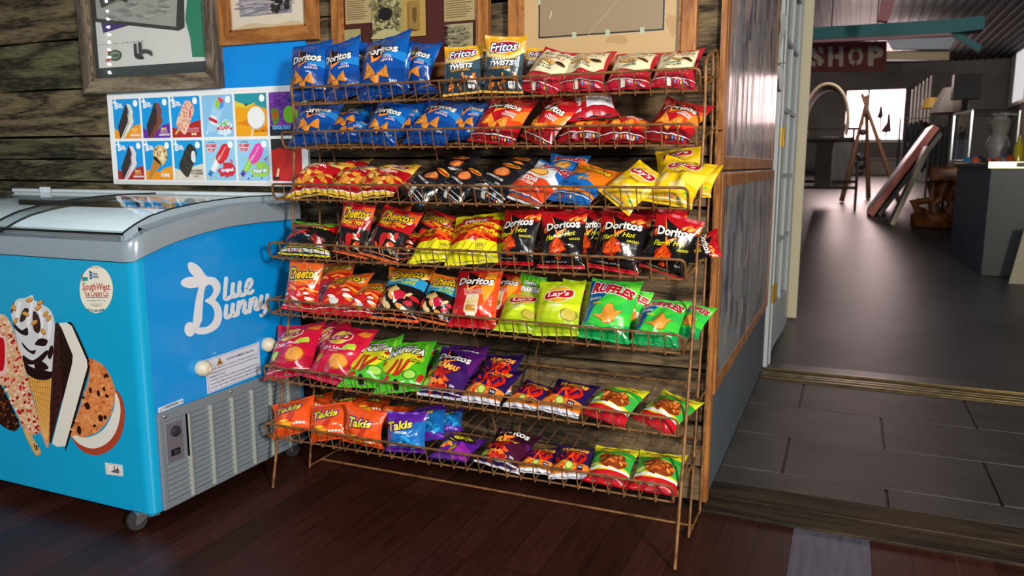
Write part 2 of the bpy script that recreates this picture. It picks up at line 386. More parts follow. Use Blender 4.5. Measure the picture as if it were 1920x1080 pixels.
def f_nacho(A):
    A.poly([(-.5,.05),(.5,.05),(.5,.3),(.1,.22),(-.5,.34)],'#8c0a16'); A.poly([(.5,1.05),(.2,.8),(.1,.45),(.34,.3),(.5,.5)],'#e8481c'); A.poly([(.5,.95),(.32,.7),(.3,.5),(.5,.6)],'#f48a2a')
    dlogo(A); small(A,'NACHO',.22,.68,.22,.06,'#fff',bold=.03); small(A,'CHEESE',.2,.6,.26,.06,'#fff',bold=.03,out='#7c0a10',ob=.03)
    chips(A,[(-.16,.42,.19,95),(.17,.38,.15,60),(-.0,.28,.13,-75)],'#f0922a','#b04a12','#ffc860'); strip(A,'#f4ecec',.12); dots(A,.085)
base_bag('nacho','#c00f20',f_nacho,'#c2101f','#a80d1a')
def f_fhn(A):
    A.poly([(-.5,1.25),(-.5,.92),(-.2,1.0),(.1,.92),(.5,1.02),(.5,1.25)],'#b80d18')
    for i in range(9): A.blob(.12+.05*i-.02*(i%3),1.0+.035*(i%4)+.012*i,.07,.035,['#f0762a','#e8481c','#ffb04a'][i%3],i,n=8,rot=30)
    A.blob(-.36,.86,.08,.09,'#d8380f',4); A.blob(-.36,.87,.05,.05,'#f47a2a',5)
    dlogo(A,.02,.94,.80,rot=8); A.text("Flamin' Hot",.0,.70,.66,.12,'#f2e21a',bold=.012,shear=.35,rot=14); small(A,'NACHO',.32,.62,.22,.055,'#f2e21a',rot=10,bold=.02)
    A.blob(-.06,.42,.22,.17,'#a8260a',7,.18,12,20); chips(A,[(-.06,.44,.24,100)],'#e04a14','#8c1c08','#ff8a3a',3); A.blob(-.02,.22,.07,.06,'#d84414',9); small(A,'260',.3,.27,.11,.05,'#c8c8c8'); small(A,'1 5/8 OZ (46.0 g)',-.1,.12,.5,.035,'#b0b0b0'); A.rect(-.5,.05,.5,.075,'#c01820')
base_bag('fhn','#121013',f_fhn,'#c01420','#c01820')
def f_flamas(A,dark=False):
    A.poly([(.5,1.25),(.05,1.25),(.3,.9),(.5,.6)],'#5a1a6e'); A.poly([(-.5,.05),(.3,.05),(.2,.3),(-.1,.5),(-.5,.42)],'#2a1248')
    dlogo(A,0,.96,.8,bgd='#180c20')
    A.text('FLAMAS',.0,.66,.56,.14,'#ffe05a',bold=.03,rot=-8,out=[('#e83a1a',.07)],shear=.1)
    rd=random.Random(5)
    for i in range(22): A.blob(-.2+rd.uniform(-.26,.3),.34+rd.uniform(-.2,.18),.12,.05,rd.choice(['#d82a10','#f0541a','#b01c10','#ff8a2a']),i,n=8,rot=rd.uniform(-60,90))
    A.ell(-.34,.24,.1,.1,'#4f9a2a'); A.ell(-.34,.24,.075,.075,'#b8d84a'); small(A,'280',.28,.22,.1,.05,'#ddd'); strip(A,'#e8e4ee',.09)
base_bag('flamas','#3b1560',f_flamas,'#40186a','#dcd8e2')
def f_darkdor(A):
    f_flamas(A); 
    A.poly([(-.5,1.25),(.5,1.25),(.5,.8),(.3,.78),(0,.86),(-.5,.78)],'#2e0c22'); dlogo(A,0,.98,.8,bgd='#160810')
base_bag('darkdor','#4a1030',f_darkdor,'#3a1038','#e6e2ea')
def f_turbos(A):
    A.poly([(-.5,1.25),(.5,1.25),(.5,1.1),(-.5,1.05)],'#1c0f3a')
    A.text('TURBOS',.02,1.0,.72,.17,'#ffd84a',bold=.04,out=[('#e8361a',.07),],rot=-5); A.text('FLAMAS',.05,.84,.5,.1,'#f88a3a',bold=.03,rot=-8,out='#7a1010',ob=.05)
    rd=random.Random(9)
    for i in range(26):
        x,y=rd.uniform(-.42,.34),rd.uniform(.3,.72); A.blob(x,y,.035,.13,rd.choice(['#d8200e','#f04a16','#b01410']),i,n=9,rot=rd.uniform(-40,40))
    A.poly([(-.5,.3),(-.2,.38),(.2,.34),(.5,.4),(.5,.1),(-.5,.1)],'#f08a2a')
    for i in range(8): A.blob(rd.uniform(-.4,.4),rd.uniform(.16,.34),.08,.04,rd.choice(['#f0541a','#ffd05a','#d82a10']),i+50,n=8)
    A.ell(0,.26,.11,.1,'#5a9a2a'); A.ell(0,.26,.085,.075,'#c8dc6a'); A.rect(.2,.17,.34,.31,'#20184a'); small(A,'310',.27,.25,.1,.05,'#fff'); A.rect(-.5,.05,.5,.1,'#e8e6ee')
base_bag('turbos','#2a1556',f_turbos,'#2c1858','#e0dde8')
def f_tapatio(A):
    A.poly([(.0,1.25),(.5,1.25),(.5,.1),(.3,.05),(.1,.6)],'#e8501c'); A.poly([(.2,1.25),(.4,1.25),(.42,.8),(.28,.5),(.16,.9)],'#f5a02a')
    dlogo(A,0,1.0,.82); A.text('TAPATIO',.0,.74,.42,.12,'#b8101c',bold=.03,out=[('#f6e6cc',.06)],arch=-.02)
    A.rect(-.14,.25,.16,.68,'#e8d6b4',.06); A.ell(.01,.52,.13,.07,'#e6c67a'); A.ell(.01,.54,.08,.06,'#f0dca0'); A.rect(-.1,.3,.12,.42,'#c8862a',.03); A.ell(.01,.23,.11,.05,'#f2ead8')
    rd=random.Random(3)
    for i in range(10): A.blob(rd.choice([-1,1])*rd.uniform(.22,.42),rd.uniform(.12,.42),.09,.07,rd.choice(['#d81c14','#f04a22','#a80c10']),i,n=7)
base_bag('tapatio','#c8121e',f_tapatio,'#b80f1c','#c01020')
def f_dina(A):
    for i in range(7): A.poly([(-.5+i*.17,1.25),(-.44+i*.17,1.25),(-.30+i*.15,.6),(-.34+i*.15,.6)],'#8fe03a')
    A.poly([(-.32,.9),(.35,.95),(.42,.62),(.2,.36),(-.2,.3),(-.42,.5)],'#e8e02a')
    A.text('Doritos',.0,1.06,.44,.13,'#fff',bold=.04,out='#15200f',ob=.08); A.text('DINAMITA',0,.85,.86,.2,'#fff',bold=.045,shear=.25,out='#161a12',ob=.08,rot=3)
    for x,y,r in ((-.14,.48,-28),(-.02,.44,-22),(.1,.42,-40)):
        c,s=math.cos(R(r)),math.sin(R(r)); A.stroke([(x+s*.17,y-c*.17)[::1],(x-s*.15,y+c*.15)],.075,'#a81a10'); A.stroke([(x+s*.17,y-c*.17),(x-s*.15,y+c*.15)],.045,'#d83a1c')
    A.ell(-.36,.62,.06,.05,'#c82416'); A.ell(.36,.7,.04,.04,'#c82416'); small(A,'CHILE',.3,.58,.16,.045,'#1c3c0c'); small(A,'LIMON',.3,.52,.16,.045,'#1c3c0c')
    A.ell(.22,.26,.14,.1,'#3f8a1c'); A.ell(.22,.26,.11,.075,'#a8dc5a'); A.blob(-.25,.2,.1,.05,'#c82418',3,n=8,rot=30); A.blob(-.05,.12,.07,.08,'#222',4,n=8); A.blob(.4,.2,.05,.1,'#c82418',6,n=8,rot=-30)
base_bag('dina','#4fc020',f_dina,'#46b81e','#58c828')
def llogo(A,cx,cy,s,rot=0,yel='#f6c92a'):
    A.ell(cx,cy,s*.52,s*.46,'#f4efe0'); A.ell(cx,cy,s*.49,s*.43,yel)
    A.poly(catmull([(cx-.62*s,cy-.10*s),(cx-.5*s,cy+.12*s),(cx,cy+.2*s),(cx+.5*s,cy+.26*s),(cx+.62*s,cy+.05*s),(cx+.5*s,cy-.16*s),(cx,cy-.2*s),(cx-.45*s,cy-.28*s)],True),'#f6efe4')
    A.poly(catmull([(cx-.58*s,cy-.10*s),(cx-.47*s,cy+.10*s),(cx,cy+.17*s),(cx+.48*s,cy+.23*s),(cx+.58*s,cy+.05*s),(cx+.46*s,cy-.13*s),(cx,cy-.17*s),(cx-.43*s,cy-.25*s)],True),'#c8141e')
    A.text("Lay's",cx,cy,s*.86,s*.30,'#fff',bold=.02,shear=.25,rot=6)
def f_lime_pink(A):
    A.poly([(-.5,.05),(.5,.05),(.5,.4),(0,.32),(-.5,.42)],'#b80e34'); llogo(A,-.1,.95,.46)
    small(A,'Chile Limon',-.06,.66,.56,.08,'#fff',bold=.015); small(A,'Flavored',-.02,.58,.2,.03,'#f4c8d0')
    A.blob(.25,.73,.16,.08,'#c8e04a',1,n=7,rot=20); A.blob(-.3,.42,.1,.12,'#6ab02a',3,n=9); A.blob(-.3,.43,.075,.095,'#c8e06a',4,n=9)
    A.blob(.16,.38,.2,.16,'#c8601a',5,.08,14); A.blob(.16,.39,.175,.14,'#f0a03a',6,.08,14); A.blob(.34,1.14,.13,.08,'#e8862a',8); strip(A,'#f4c4cc',.1)
base_bag('chile','#d4163e',f_lime_pink,'#cc143a','#d8284a')
def f_limon(A):
    A.poly([(-.5,.05),(.5,.05),(.5,.35),(.1,.28),(-.5,.38)],'#a8c814'); A.poly([(-.5,.7),(0,.62),(.5,.72),(.5,.55),(0,.46),(-.5,.52)],'#d8e82a')
    llogo(A,0,.92,.55,yel='#f4b82a'); small(A,'Limon',.0,.62,.32,.09,'#f6fbe0',bold=.02); small(A,'Flavored',0,.54,.22,.03,'#f0f6c8'); small(A,'Flavored chips',0,.49,.24,.03,'#f0f6c8')
    A.blob(.3,.42,.17,.15,'#8a8a2a',2,.1,12); A.blob(.3,.43,.15,.13,'#c8b84a',3,.1,12); small(A,'240',-.3,.22,.1,.05,'#50640c')
base_bag('limon','#bfd81c',f_limon,'#b4d018','#c4dc30')
def f_classic(A):
    A.poly([(-.5,.05),(.5,.05),(.5,.25),(0,.18),(-.5,.3)],'#e0b010'); A.poly([(.5,.95),(.2,.7),(.1,.4),(.5,.5)],'#f8de4a')
    llogo(A,-.02,1.0,.56); small(A,'classic',0,.72,.36,.1,'#8a5a0a',bold=.01); A.blob(-.3,.5,.17,.2,'#e8be4a',2,.1,12); A.blob(-.3,.5,.14,.17,'#f4d878',3,.1,12); A.blob(.1,.36,.2,.12,'#ecc650',5,.1,12); A.blob(.1,.37,.17,.09,'#f6dc84',6,.1,12)
    A.rect(.3,.18,.42,.3,'#b8dc3a'); small(A,'240',.36,.24,.09,.05,'#2a5a10'); dots(A,.12,-.1); strip(A,'#fdf4c0',.075)
base_bag('classic','#f4c80e',f_classic,'#f2c40c','#f4cc20')
def f_bbq(A):
    A.poly([(.0,1.25),(.5,1.25),(.5,.9),(.2,1.0)],'#2a2a30'); A.ell(.0,1.1,.26,.09,'#f2b02a'); A.poly([(-.22,1.08),(.24,1.13),(.22,1.07),(-.2,1.02)],'#c8141e')
    A.blob(.02,.78,.2,.17,'#b0501a',2,.08,14); A.blob(.02,.79,.17,.145,'#f08a4a',3,.08,14); small(A,'BARBECUE',0,.55,.5,.06,'#e8e4e0'); small(A,'230',.2,.42,.12,.05,'#ddd')
    for y in (.14,.24): strip(A,'#e8e2d8',y)
    small(A,'NET WT 1 1/2 OZ',-.05,.34,.5,.04,'#8a8a90'); A.rect(-.06,.05,.06,.3,'#d8d6d0'); dots(A,.1,.12)
base_bag('bbq','#15151a',f_bbq,'#18181e','#1c1c22')
def rlogo(A,cx,cy,w): A.text('RUFFLES',cx,cy,w,.24,'#c8152a',bold=.055,arch=.05,out=[('#f4f2f2',.075)],slope=-.3,rot=-8)
def f_ruf(A):
    A.poly([(-.5,.05),(-.5,1.25),(.0,1.25),(-.1,.9),(-.28,.6),(-.34,.3),(-.5,.2)],'#0c5aa8'); A.poly([(-.28,.6),(.2,.7),(.5,.95),(.5,.6),(.1,.42),(-.34,.3)],'#2ec24a')
    A.poly([(-.5,.3),(.0,.2),(.5,.35),(.5,.05),(-.5,.05)],'#0ea050'); A.poly([(.2,1.25),(.5,1.25),(.5,1.0),(.3,1.05)],'#6ae03a')
    rlogo(A,.02,1.02,.86); small(A,'QUESO',-.3,.8,.26,.08,'#f4f8f4',bold=.02,out='#1a6a3a',ob=.05); A.rect(-.3,.67,-.12,.71,'#e8c83a')
    P=[(-.28,.44),(-.1,.46),(.0,.68),(.1,.72),(.2,.58),(.34,.6),(.24,.46),(.2,.34),(.04,.28),(-.1,.36)]
    A.poly(catmull(P,True),'#a85a14'); A.poly(catmull([((x-.04)*.92+.04,(y-.5)*.92+.5) for x,y in P],True),'#f0a03a')
    for i in range(9): A.stroke([(-.1+i*.035,.36+i*.012),(-.02+i*.03,.62-i*.006)],.009,'#c87420',caps=False)
    small(A,'POTATO CHIPS',-.3,.2,.26,.05,'#d8f0e0'); A.rect(.24,.14,.38,.26,'#5ad070',.03); small(A,'250',.31,.2,.09,.05,'#fff')
base_bag('ruffles','#3fcf3c',f_ruf,'#43d03e','#18a858')
def f_ched(A):
    A.poly([(-.5,.05),(.5,.05),(.5,.56),(.3,.6),(.1,.55),(-.1,.6),(-.3,.54),(-.5,.58)],'#d8431c'); A.poly([(.0,1.25),(.5,1.25),(.5,.72),(.3,.85),(.2,1.05)],'#1c6ab8')
    A.blob(-.1,.8,.26,.15,'#b87420',3,.1,14); A.blob(-.1,.81,.23,.125,'#f0b050',4,.1,14); rlogo(A,.1,1.1,.7); small(A,'CHEDDAR',-.1,.48,.56,.11,'#fff',bold=.03,out='#8c2a10',ob=.04); small(A,'& SOUR CREAM',-.1,.38,.46,.06,'#fbe8d8'); strip(A,'#f4f0ea',.12); strip(A,'#2060b0',.09); small(A,'230',.3,.3,.1,.05,'#fce8d8')
base_bag('cheddar','#e8ecf2',f_ched,'#1c68b4','#dfe2e8')
def f_bluer(A):
    A.blob(-.05,.75,.28,.2,'#c8802a',3,.1,14); A.blob(-.05,.76,.25,.17,'#f4b85a',4,.1,14); rlogo(A,.06,1.08,.8); small(A,'ORIGINAL',0,.5,.4,.07,'#fff'); A.poly([(-.5,.05),(.5,.05),(.5,.3),(-.5,.38)],'#e8501c')
base_bag('blueruf','#1a6cc0',f_bluer,'#1a6cc0','#e8e8ee')
def f_orb(A):
    A.poly([(-.5,.05),(.5,.05),(.5,.5),(.1,.56),(-.1,.8),(-.35,.75),(-.5,.6)],'#1268b8'); A.blob(.0,.66,.2,.14,'#1b8ada',4)
    A.text('Cheetos',0,1.06,.76,.2,'#f4c01c',bold=.05,out='#141414',ob=.08)
    for i,(x,y,r) in enumerate(((-.1,.78,30),(.06,.72,-20),(.16,.6,50),(-.2,.6,-40),(.02,.55,80))): A.blob(x,y,.10,.035,'#c8520f',i,n=9,rot=r); A.blob(x,y,.085,.025,'#f69a2a',i,n=9,rot=r)
    small(A,'PUFFS',-.05,.34,.4,.08,'#0b3f80',bold=.02); A.poly([(-.5,.18),(.5,.2),(.5,.28),(-.5,.24)],'#f0862a'); strip(A,'#f4f0e8',.14); dots(A,.09,-.2)
base_bag('puffs','#ee7a1a',f_orb,'#ee7418','#1464b0')
def f_fritos(A):
    A.poly([(-.5,1.02),(-.2,.9),(.2,.95),(.5,1.08),(.5,.98),(.2,.84),(-.2,.78),(-.5,.9)],'#f6d878'); A.poly([(-.5,.9),(0,.8),(.5,.96),(.5,.05),(-.5,.05)],'#c01420')
    A.ell(0,1.08,.36,.13,'#c01420',rot=6); A.text('Fritos',0,1.08,.6,.2,'#fff',bold=.02,shear=.2,rot=6,out='#1c2a6a',ob=.07)
    small(A,'The ORIGINAL',.0,.76,.6,.09,'#fff',bold=.02,rot=6); small(A,'CORN CHIPS',.05,.68,.22,.03,'#f6e0c0')
    rd=random.Random(2)
    for i in range(24): x,y=rd.uniform(-.44,.44),rd.uniform(.18,.56); r=rd.uniform(0,180); A.blob(x,y,.1,.06,'#b8641a',i,n=8,rot=r); A.blob(x,y,.085,.045,rd.choice(['#f0b04a','#f8c86a','#e89a34']),i,n=8,rot=r)
    A.rect(-.5,.05,.5,.09,'#f2c43a'); strip(A,'#fff4dc',.09)
base_bag('fritos','#f0bc3a',f_fritos,'#f0b834','#f2c850')
def f_twist(A):
    A.poly([(-.5,1.0),(-.2,.88),(.2,.86),(.5,1.04),(.5,.94),(.2,.78),(-.5,.84)],'#f8dc90'); A.poly([(-.5,.84),(0,.74),(.3,.8),(.5,.96),(.5,.05),(-.5,.05)],'#3a5868')
    A.poly([(-.5,.6),(.5,.62),(.5,.05),(-.5,.05)],'#2c4450')
    A.ell(0,1.06,.38,.15,'#f4efe0',rot=6); A.ell(0,1.06,.35,.13,'#c01826',rot=6); A.text('Fritos',0,1.06,.66,.22,'#fff',bold=.02,shear=.2,rot=6,out='#1c2a6a',ob=.07)
    small(A,'FLAVOR',-.08,.77,.36,.08,'#fff',bold=.03,shear=.2,rot=3,out='#1a2830',ob=.04); A.text('TWISTS',0,.67,.62,.13,'#fff',bold=.045,shear=.25,rot=4,out='#1a2830',ob=.06); small(A,'HONEY-BBQ',.0,.56,.5,.08,'#e8a02a',bold=.03,rot=3)
    rd=random.Random(4)
    for i in range(15):
        x,y,r=rd.uniform(-.42,.42),rd.uniform(.14,.46),rd.uniform(30,120)
        for k in range(5): A.blob(x+(k-2)*.032*math.cos(R(r)),y+(k-2)*.032*math.sin(R(r)),.038,.018,['#a8420e','#f07a22','#ffa040'][(k+i)%3],i,n=7,rot=r-60)
    A.rect(.2,.12,.36,.28,'#e8e8e4',.02); small(A,'310',.28,.22,.12,.06,'#222',bold=.02)
base_bag('twist','#eeaa20',f_twist,'#f0b428','#e8b050')
def f_mv(A):
    A.poly([(-.5,.34),(-.3,.30),(0,.36),(.3,.28),(.5,.34),(.5,.05),(-.5,.05)],'#b01c2c'); A.poly([(-.42,1.25),(-.46,.5),(-.3,.38),(.3,.38),(.46,.55),(.4,1.25)],'#eadfae',smooth=False); A.poly(catmull([(-.36,1.2),(-.4,.6),(-.2,.42),(.2,.4),(.4,.6),(.34,1.2)],True),'#f0e7bf')
    A.text("Miss Vickie's",0,1.08,.72,.15,'#1c2414',bold=.015,shear=.35,arch=.03); small(A,'SEA SALT',0,.92,.5,.09,'#b01c2c',bold=.02)
    for i in range(7): A.ell(-.26+i*.06,.76-i*.012,.06,.085,'#8a4a1c',rot=25); A.ell(-.255+i*.06,.765-i*.012,.05,.072,['#e0ae62','#edc07a'][i%2],rot=25)
    A.ell(.26,.74,.13,.06,'#6a3a1a',rot=-12); A.ell(.25,.75,.09,.035,'#2a1a10',rot=-12); small(A,'made with',0,.58,.3,.05,'#4a5030'); small(A,'SALT & CARE',0,.51,.36,.05,'#4a5030')
    for i in range(9): A.ell(-.32+i*.08,.30,.025,.02,'#d85a5a',n=8)
    strip(A,'#f2e6e0',.15); dots(A,.10,-.05); A.rect(-.1,.05,.0,.17,'#e6e2da')
base_bag('mv','#b81f30',f_mv,'#b41c2c','#b01a2a')
def chlogo(A,cx,cy,w,rot=0): A.text('Cheetos',cx,cy,w,w*.34,'#f6c81c',bold=.025,rot=rot,out=[('#e8e0d0',.10),('#141010',.08)],slope=-.3)
def f_fhc(A):
    A.poly([(-.5,1.25),(.5,1.25),(.5,.72),(.1,.66),(-.5,.7)],'#b80e1c'); A.poly([(.1,1.25),(.5,1.25),(.5,1.0)],'#e8601c'); chlogo(A,0,1.06,.8,4)
    A.text("Flamin' Hot",0,.84,.7,.12,'#f2e21a',bold=.012,shear=.35,rot=4); small(A,'CRUNCHY',.02,.74,.4,.06,'#f2a03a',bold=.02)
    rd=random.Random(6)
    for i in range(14): A.blob(rd.uniform(-.42,.42),rd.uniform(.14,.58),.09,.035,rd.choice(['#e0421a','#f4742a','#b81c12','#f0ece4','#e8b060']),i,n=8,rot=rd.uniform(0,180))
    A.blob(.05,.4,.12,.16,'#c81c1c',3); A.blob(.3,.56,.05,.1,'#c81c1c',7); small(A,'170',.24,.2,.12,.05,'#fff'); strip(A,'#f08a4a',.09)
base_bag('fhc','#17110f',f_fhc,'#c4141c','#e8642a')
def f_crunch(A):
    A.poly([(-.5,.75),(0,.66),(.5,.78),(.5,.05),(-.5,.05)],'#c81a1c'); chlogo(A,0,1.0,.86,6); small(A,'Crunchy',.05,.8,.4,.08,'#f6b83a',bold=.02,shear=.2)
    rd=random.Random(8)
    for i in range(18): A.blob(rd.uniform(-.44,.44),rd.uniform(.14,.66),.11,.035,rd.choice(['#f0761a','#f8a03a','#d84a14','#f0ece4']),i,n=8,rot=rd.uniform(-40,60))
    A.blob(.0,.24,.13,.07,'#d8d4cc',3); strip(A,'#f4ece4',.1)
base_bag('crunchy','#e8641a',f_crunch,'#e86018','#c81c1c')
def f_fhp(A):
    A.poly([(-.5,1.25),(.5,1.25),(.5,1.0),(-.5,1.0)],'#f0801a'); A.poly([(-.5,.98),(.5,.94),(.5,.70),(-.5,.76)],'#2a9ad0'); chlogo(A,.04,1.09,.8,2)
    A.text("Flamin' Hot",0,.90,.66,.1,'#f2e81a',bold=.012,shear=.35,rot=2); small(A,'PUFFS',.14,.79,.36,.08,'#bfe02a',bold=.04,out='#123a5a',ob=.04)
    rd=random.Random(12)
    for i in range(16): A.blob(rd.uniform(-.42,.42),rd.uniform(.12,.62),.1,.05,rd.choice(['#f0ece4','#e8481c','#c81c2c','#f4a04a','#e8c890','#18120f']),i,n=8,rot=rd.uniform(0,180))
    A.blob(.1,.45,.15,.11,'#c81c3c',3); A.blob(-.1,.58,.2,.08,'#d8b870',4); strip(A,'#e8642a',.09)
base_bag('fhpuffs','#15110f',f_fhp,'#f0781a','#e8642a')
def f_chfries(A):
    A.poly([(-.5,1.0),(-.2,1.08),(.2,1.0),(.5,1.06),(.5,.44),(-.5,.38)],'#b81a14'); A.rect(-.3,1.02,.3,1.16,'#c01420'); A.text('FRIES',0,.98,.44,.12,'#fff',bold=.03,out='#a01018',ob=.08)
    rd=random.Random(1)
    for k,y in enumerate((.84,.64)):
        for i in range(11): A.blob(-.45+i*.09,y+rd.uniform(-.02,.02),.07,.05,'#f2d01c',i+k*20,n=8,rot=rd.uniform(0,90)); 
        A.text("Flamin' Hot",0,y,.8,.12,'#c81414',bold=.03,shear=.3,out='#f4e02a',ob=.05)
    for i in range(22): A.blob(rd.uniform(-.45,.45),rd.uniform(.42,.56),.09,.03,rd.choice(['#d83414','#a81410','#f0601c']),i,n=8,rot=rd.uniform(-30,60))
    for i in range(7): A.stroke([(-.45+i*.13,.12),(-.33+i*.13,.36)],.008,'#a8901a',caps=False)
    A.rect(.12,.22,.26,.36,'#d8cc20'); small(A,'270',.19,.3,.12,.06,'#333',bold=.02); small(A,'NET WT 1 1/4',-.2,.2,.34,.04,'#5a5010')
base_bag('chfries','#e8e01a',f_chfries,'#e4dc18','#e8e22c')
def f_munch(A):
    A.poly([(-.5,.8),(.5,.86),(.5,1.2),(-.5,1.2)],'#c01018'); A.text('Chester',.05,1.1,.7,.16,'#7ad02a',bold=.05,out='#123a0c',ob=.06); A.text("Flamin' Hot",0,.88,.76,.14,'#f4e41a',bold=.02,shear=.35)
    rd=random.Random(3)
    for i in range(12): A.blob(rd.uniform(-.4,.4),rd.uniform(.25,.68),.12,.05,rd.choice(['#b01414','#d83020','#4a7a1c','#801010']),i,n=9,rot=rd.uniform(0,180))
    strip(A,'#f0e81a',.14); strip(A,'#f0e81a',.16); A.rect(-.5,.07,.5,.12,'#e8e8e4'); dots(A,.095,-.3)
base_bag('munch','#141210',f_munch,'#4a9a1c','#e8e020')
def tlogo(A,cx,cy,w,rot=8,out='#4a1480'): A.text('Takis',cx,cy,w,w*.44,'#f4ec1c',bold=.03,rot=rot,shear=.15,out=[(out,.085)],slope=-.25)
def f_takis(A):
    tlogo(A,-.02,.90,.64); small(A,'INTENSE NACHO',.0,.72,.4,.045,'#6a1a10'); A.poly([(.08,.72),(.2,.66),(.1,.34),(-.02,.5)],'#c83a10')
    rd=random.Random(3)
    for i in range(8): A.blob(-.2+rd.uniform(-.16,.2),.34+rd.uniform(-.14,.14),.12,.045,rd.choice(['#f8b01c','#ffd03a','#e8801a']),i,n=9,rot=rd.uniform(-30,20))
    for i in range(4): A.rect(.12+i*.07,.24,.17+i*.07,.31,'#f4f0ea')
base_bag('takis','#f0571a',f_takis,'#ee5216','#ee5216',back='#f0571a')
def f_takb(A):
    A.poly([(-.5,.84),(-.2,.7),(.1,.84),(.3,1.0),(.5,1.02),(.5,.16),(-.5,.2)],'#1670c0'); tlogo(A,-.12,.88,.66,12); A.rect(-.22,.62,.1,.69,'#d8ecf8',.03); small(A,'BLUE HEAT',-.06,.655,.24,.03,'#1a5a9a')
    rd=random.Random(3)
    for i in range(9): A.blob(.06+rd.uniform(-.2,.24),.38+rd.uniform(-.18,.16),.14,.05,rd.choice(['#2ea8e8','#0e4c98','#7ad0f4','#1a86d0']),i,n=9,rot=rd.uniform(-60,60))
    for i in range(4): A.rect(-.42+i*.07,.22,-.37+i*.07,.3,'#f4f4f8')
base_bag('takblue','#5a1fa0',f_takb,'#5a1fa0','#6424ac',back='#1670c0')
def f_takf(A):
    A.ell(.02,.8,.42,.32,'#2a1040'); tlogo(A,0,.84,.64,0,'#2a1040'); A.stroke([(-.2,.62),(.05,.58),(.25,.64)],.04,'#e8e01c')
    rd=random.Random(3)
    for i in range(10): A.blob(-.14+rd.uniform(-.2,.2),.36+rd.uniform(-.14,.12),.12,.045,rd.choice(['#f0a01c','#e84a1a','#f8d03a','#7ab02a']),i,n=9,rot=rd.uniform(-40,60))
    A.poly([(.1,.05),(.5,.05),(.5,.4),(.2,.5)],'#a02cb0')
base_bag('takfuego','#5c1c9c',f_takf,'#5c1c9c','#5c1c9c')
def f_chich(A):
    A.poly([(-.5,1.06),(-.1,.98),(.5,1.02),(.5,.84),(.1,.86),(-.5,.74)],'#1fa83a'); A.poly([(-.5,.74),(-.4,.5),(.5,.4),(.5,.84)],'#38b84a')
    A.poly([(-.5,.42),(-.1,.34),(.5,.36),(.5,.26),(-.5,.3)],'#ecebe6'); A.poly([(-.5,.3),(-.2,.25),(.5,.28),(.5,.05),(-.5,.05)],'#c8101c')
    A.text('CHICHARRONES',0,1.14,.66,.08,'#c8101c',bold=.02,rot=-2)
    rd=random.Random(7)
    A.blob(.06,.6,.34,.26,'#8c3a10',4,.12,18)
    for i in range(40): x,y=.06+rd.gauss(0,.14),.6+rd.gauss(0,.1); A.blob(x,y,rd.uniform(.05,.11),rd.uniform(.02,.04),rd.choice(['#a8481a','#d8742a','#7a2e0c','#e8944a','#b85a20']),i,.3,8,rd.uniform(0,180))
    A.ell(-.33,.44,.11,.1,'#4a9a24'); A.ell(-.33,.44,.09,.08,'#c4e06a'); A.ell(-.33,.44,.03,.03,'#e4f0b0'); dots(A,.12,-.35)
base_bag('chich','#e4dc20',f_chich,'#d8d820','#c01420')
def f_backn(A):
    A.rect(-.34,.15,-.22,1.2,'#efe6e6'); A.rect(-.1,.2,.46,.86,'#dde0ea'); 
    for i in range(14): A.rect(-.06,.26+i*.036,.42,.27+i*.036,'#7a8498')
    A.rect(-.08,.88,.4,1.14,'#f4efe8'); A.ell(.0,1.04,.05,.05,'#e8501c'); dots(A,1.2,-.1)
    for i in range(4): A.rect(.08,.92+i*.05,.34,.93+i*.05,'#8a8480')
base_bag('nachoback','#b01222',f_backn,'#b01222','#c81a2a')
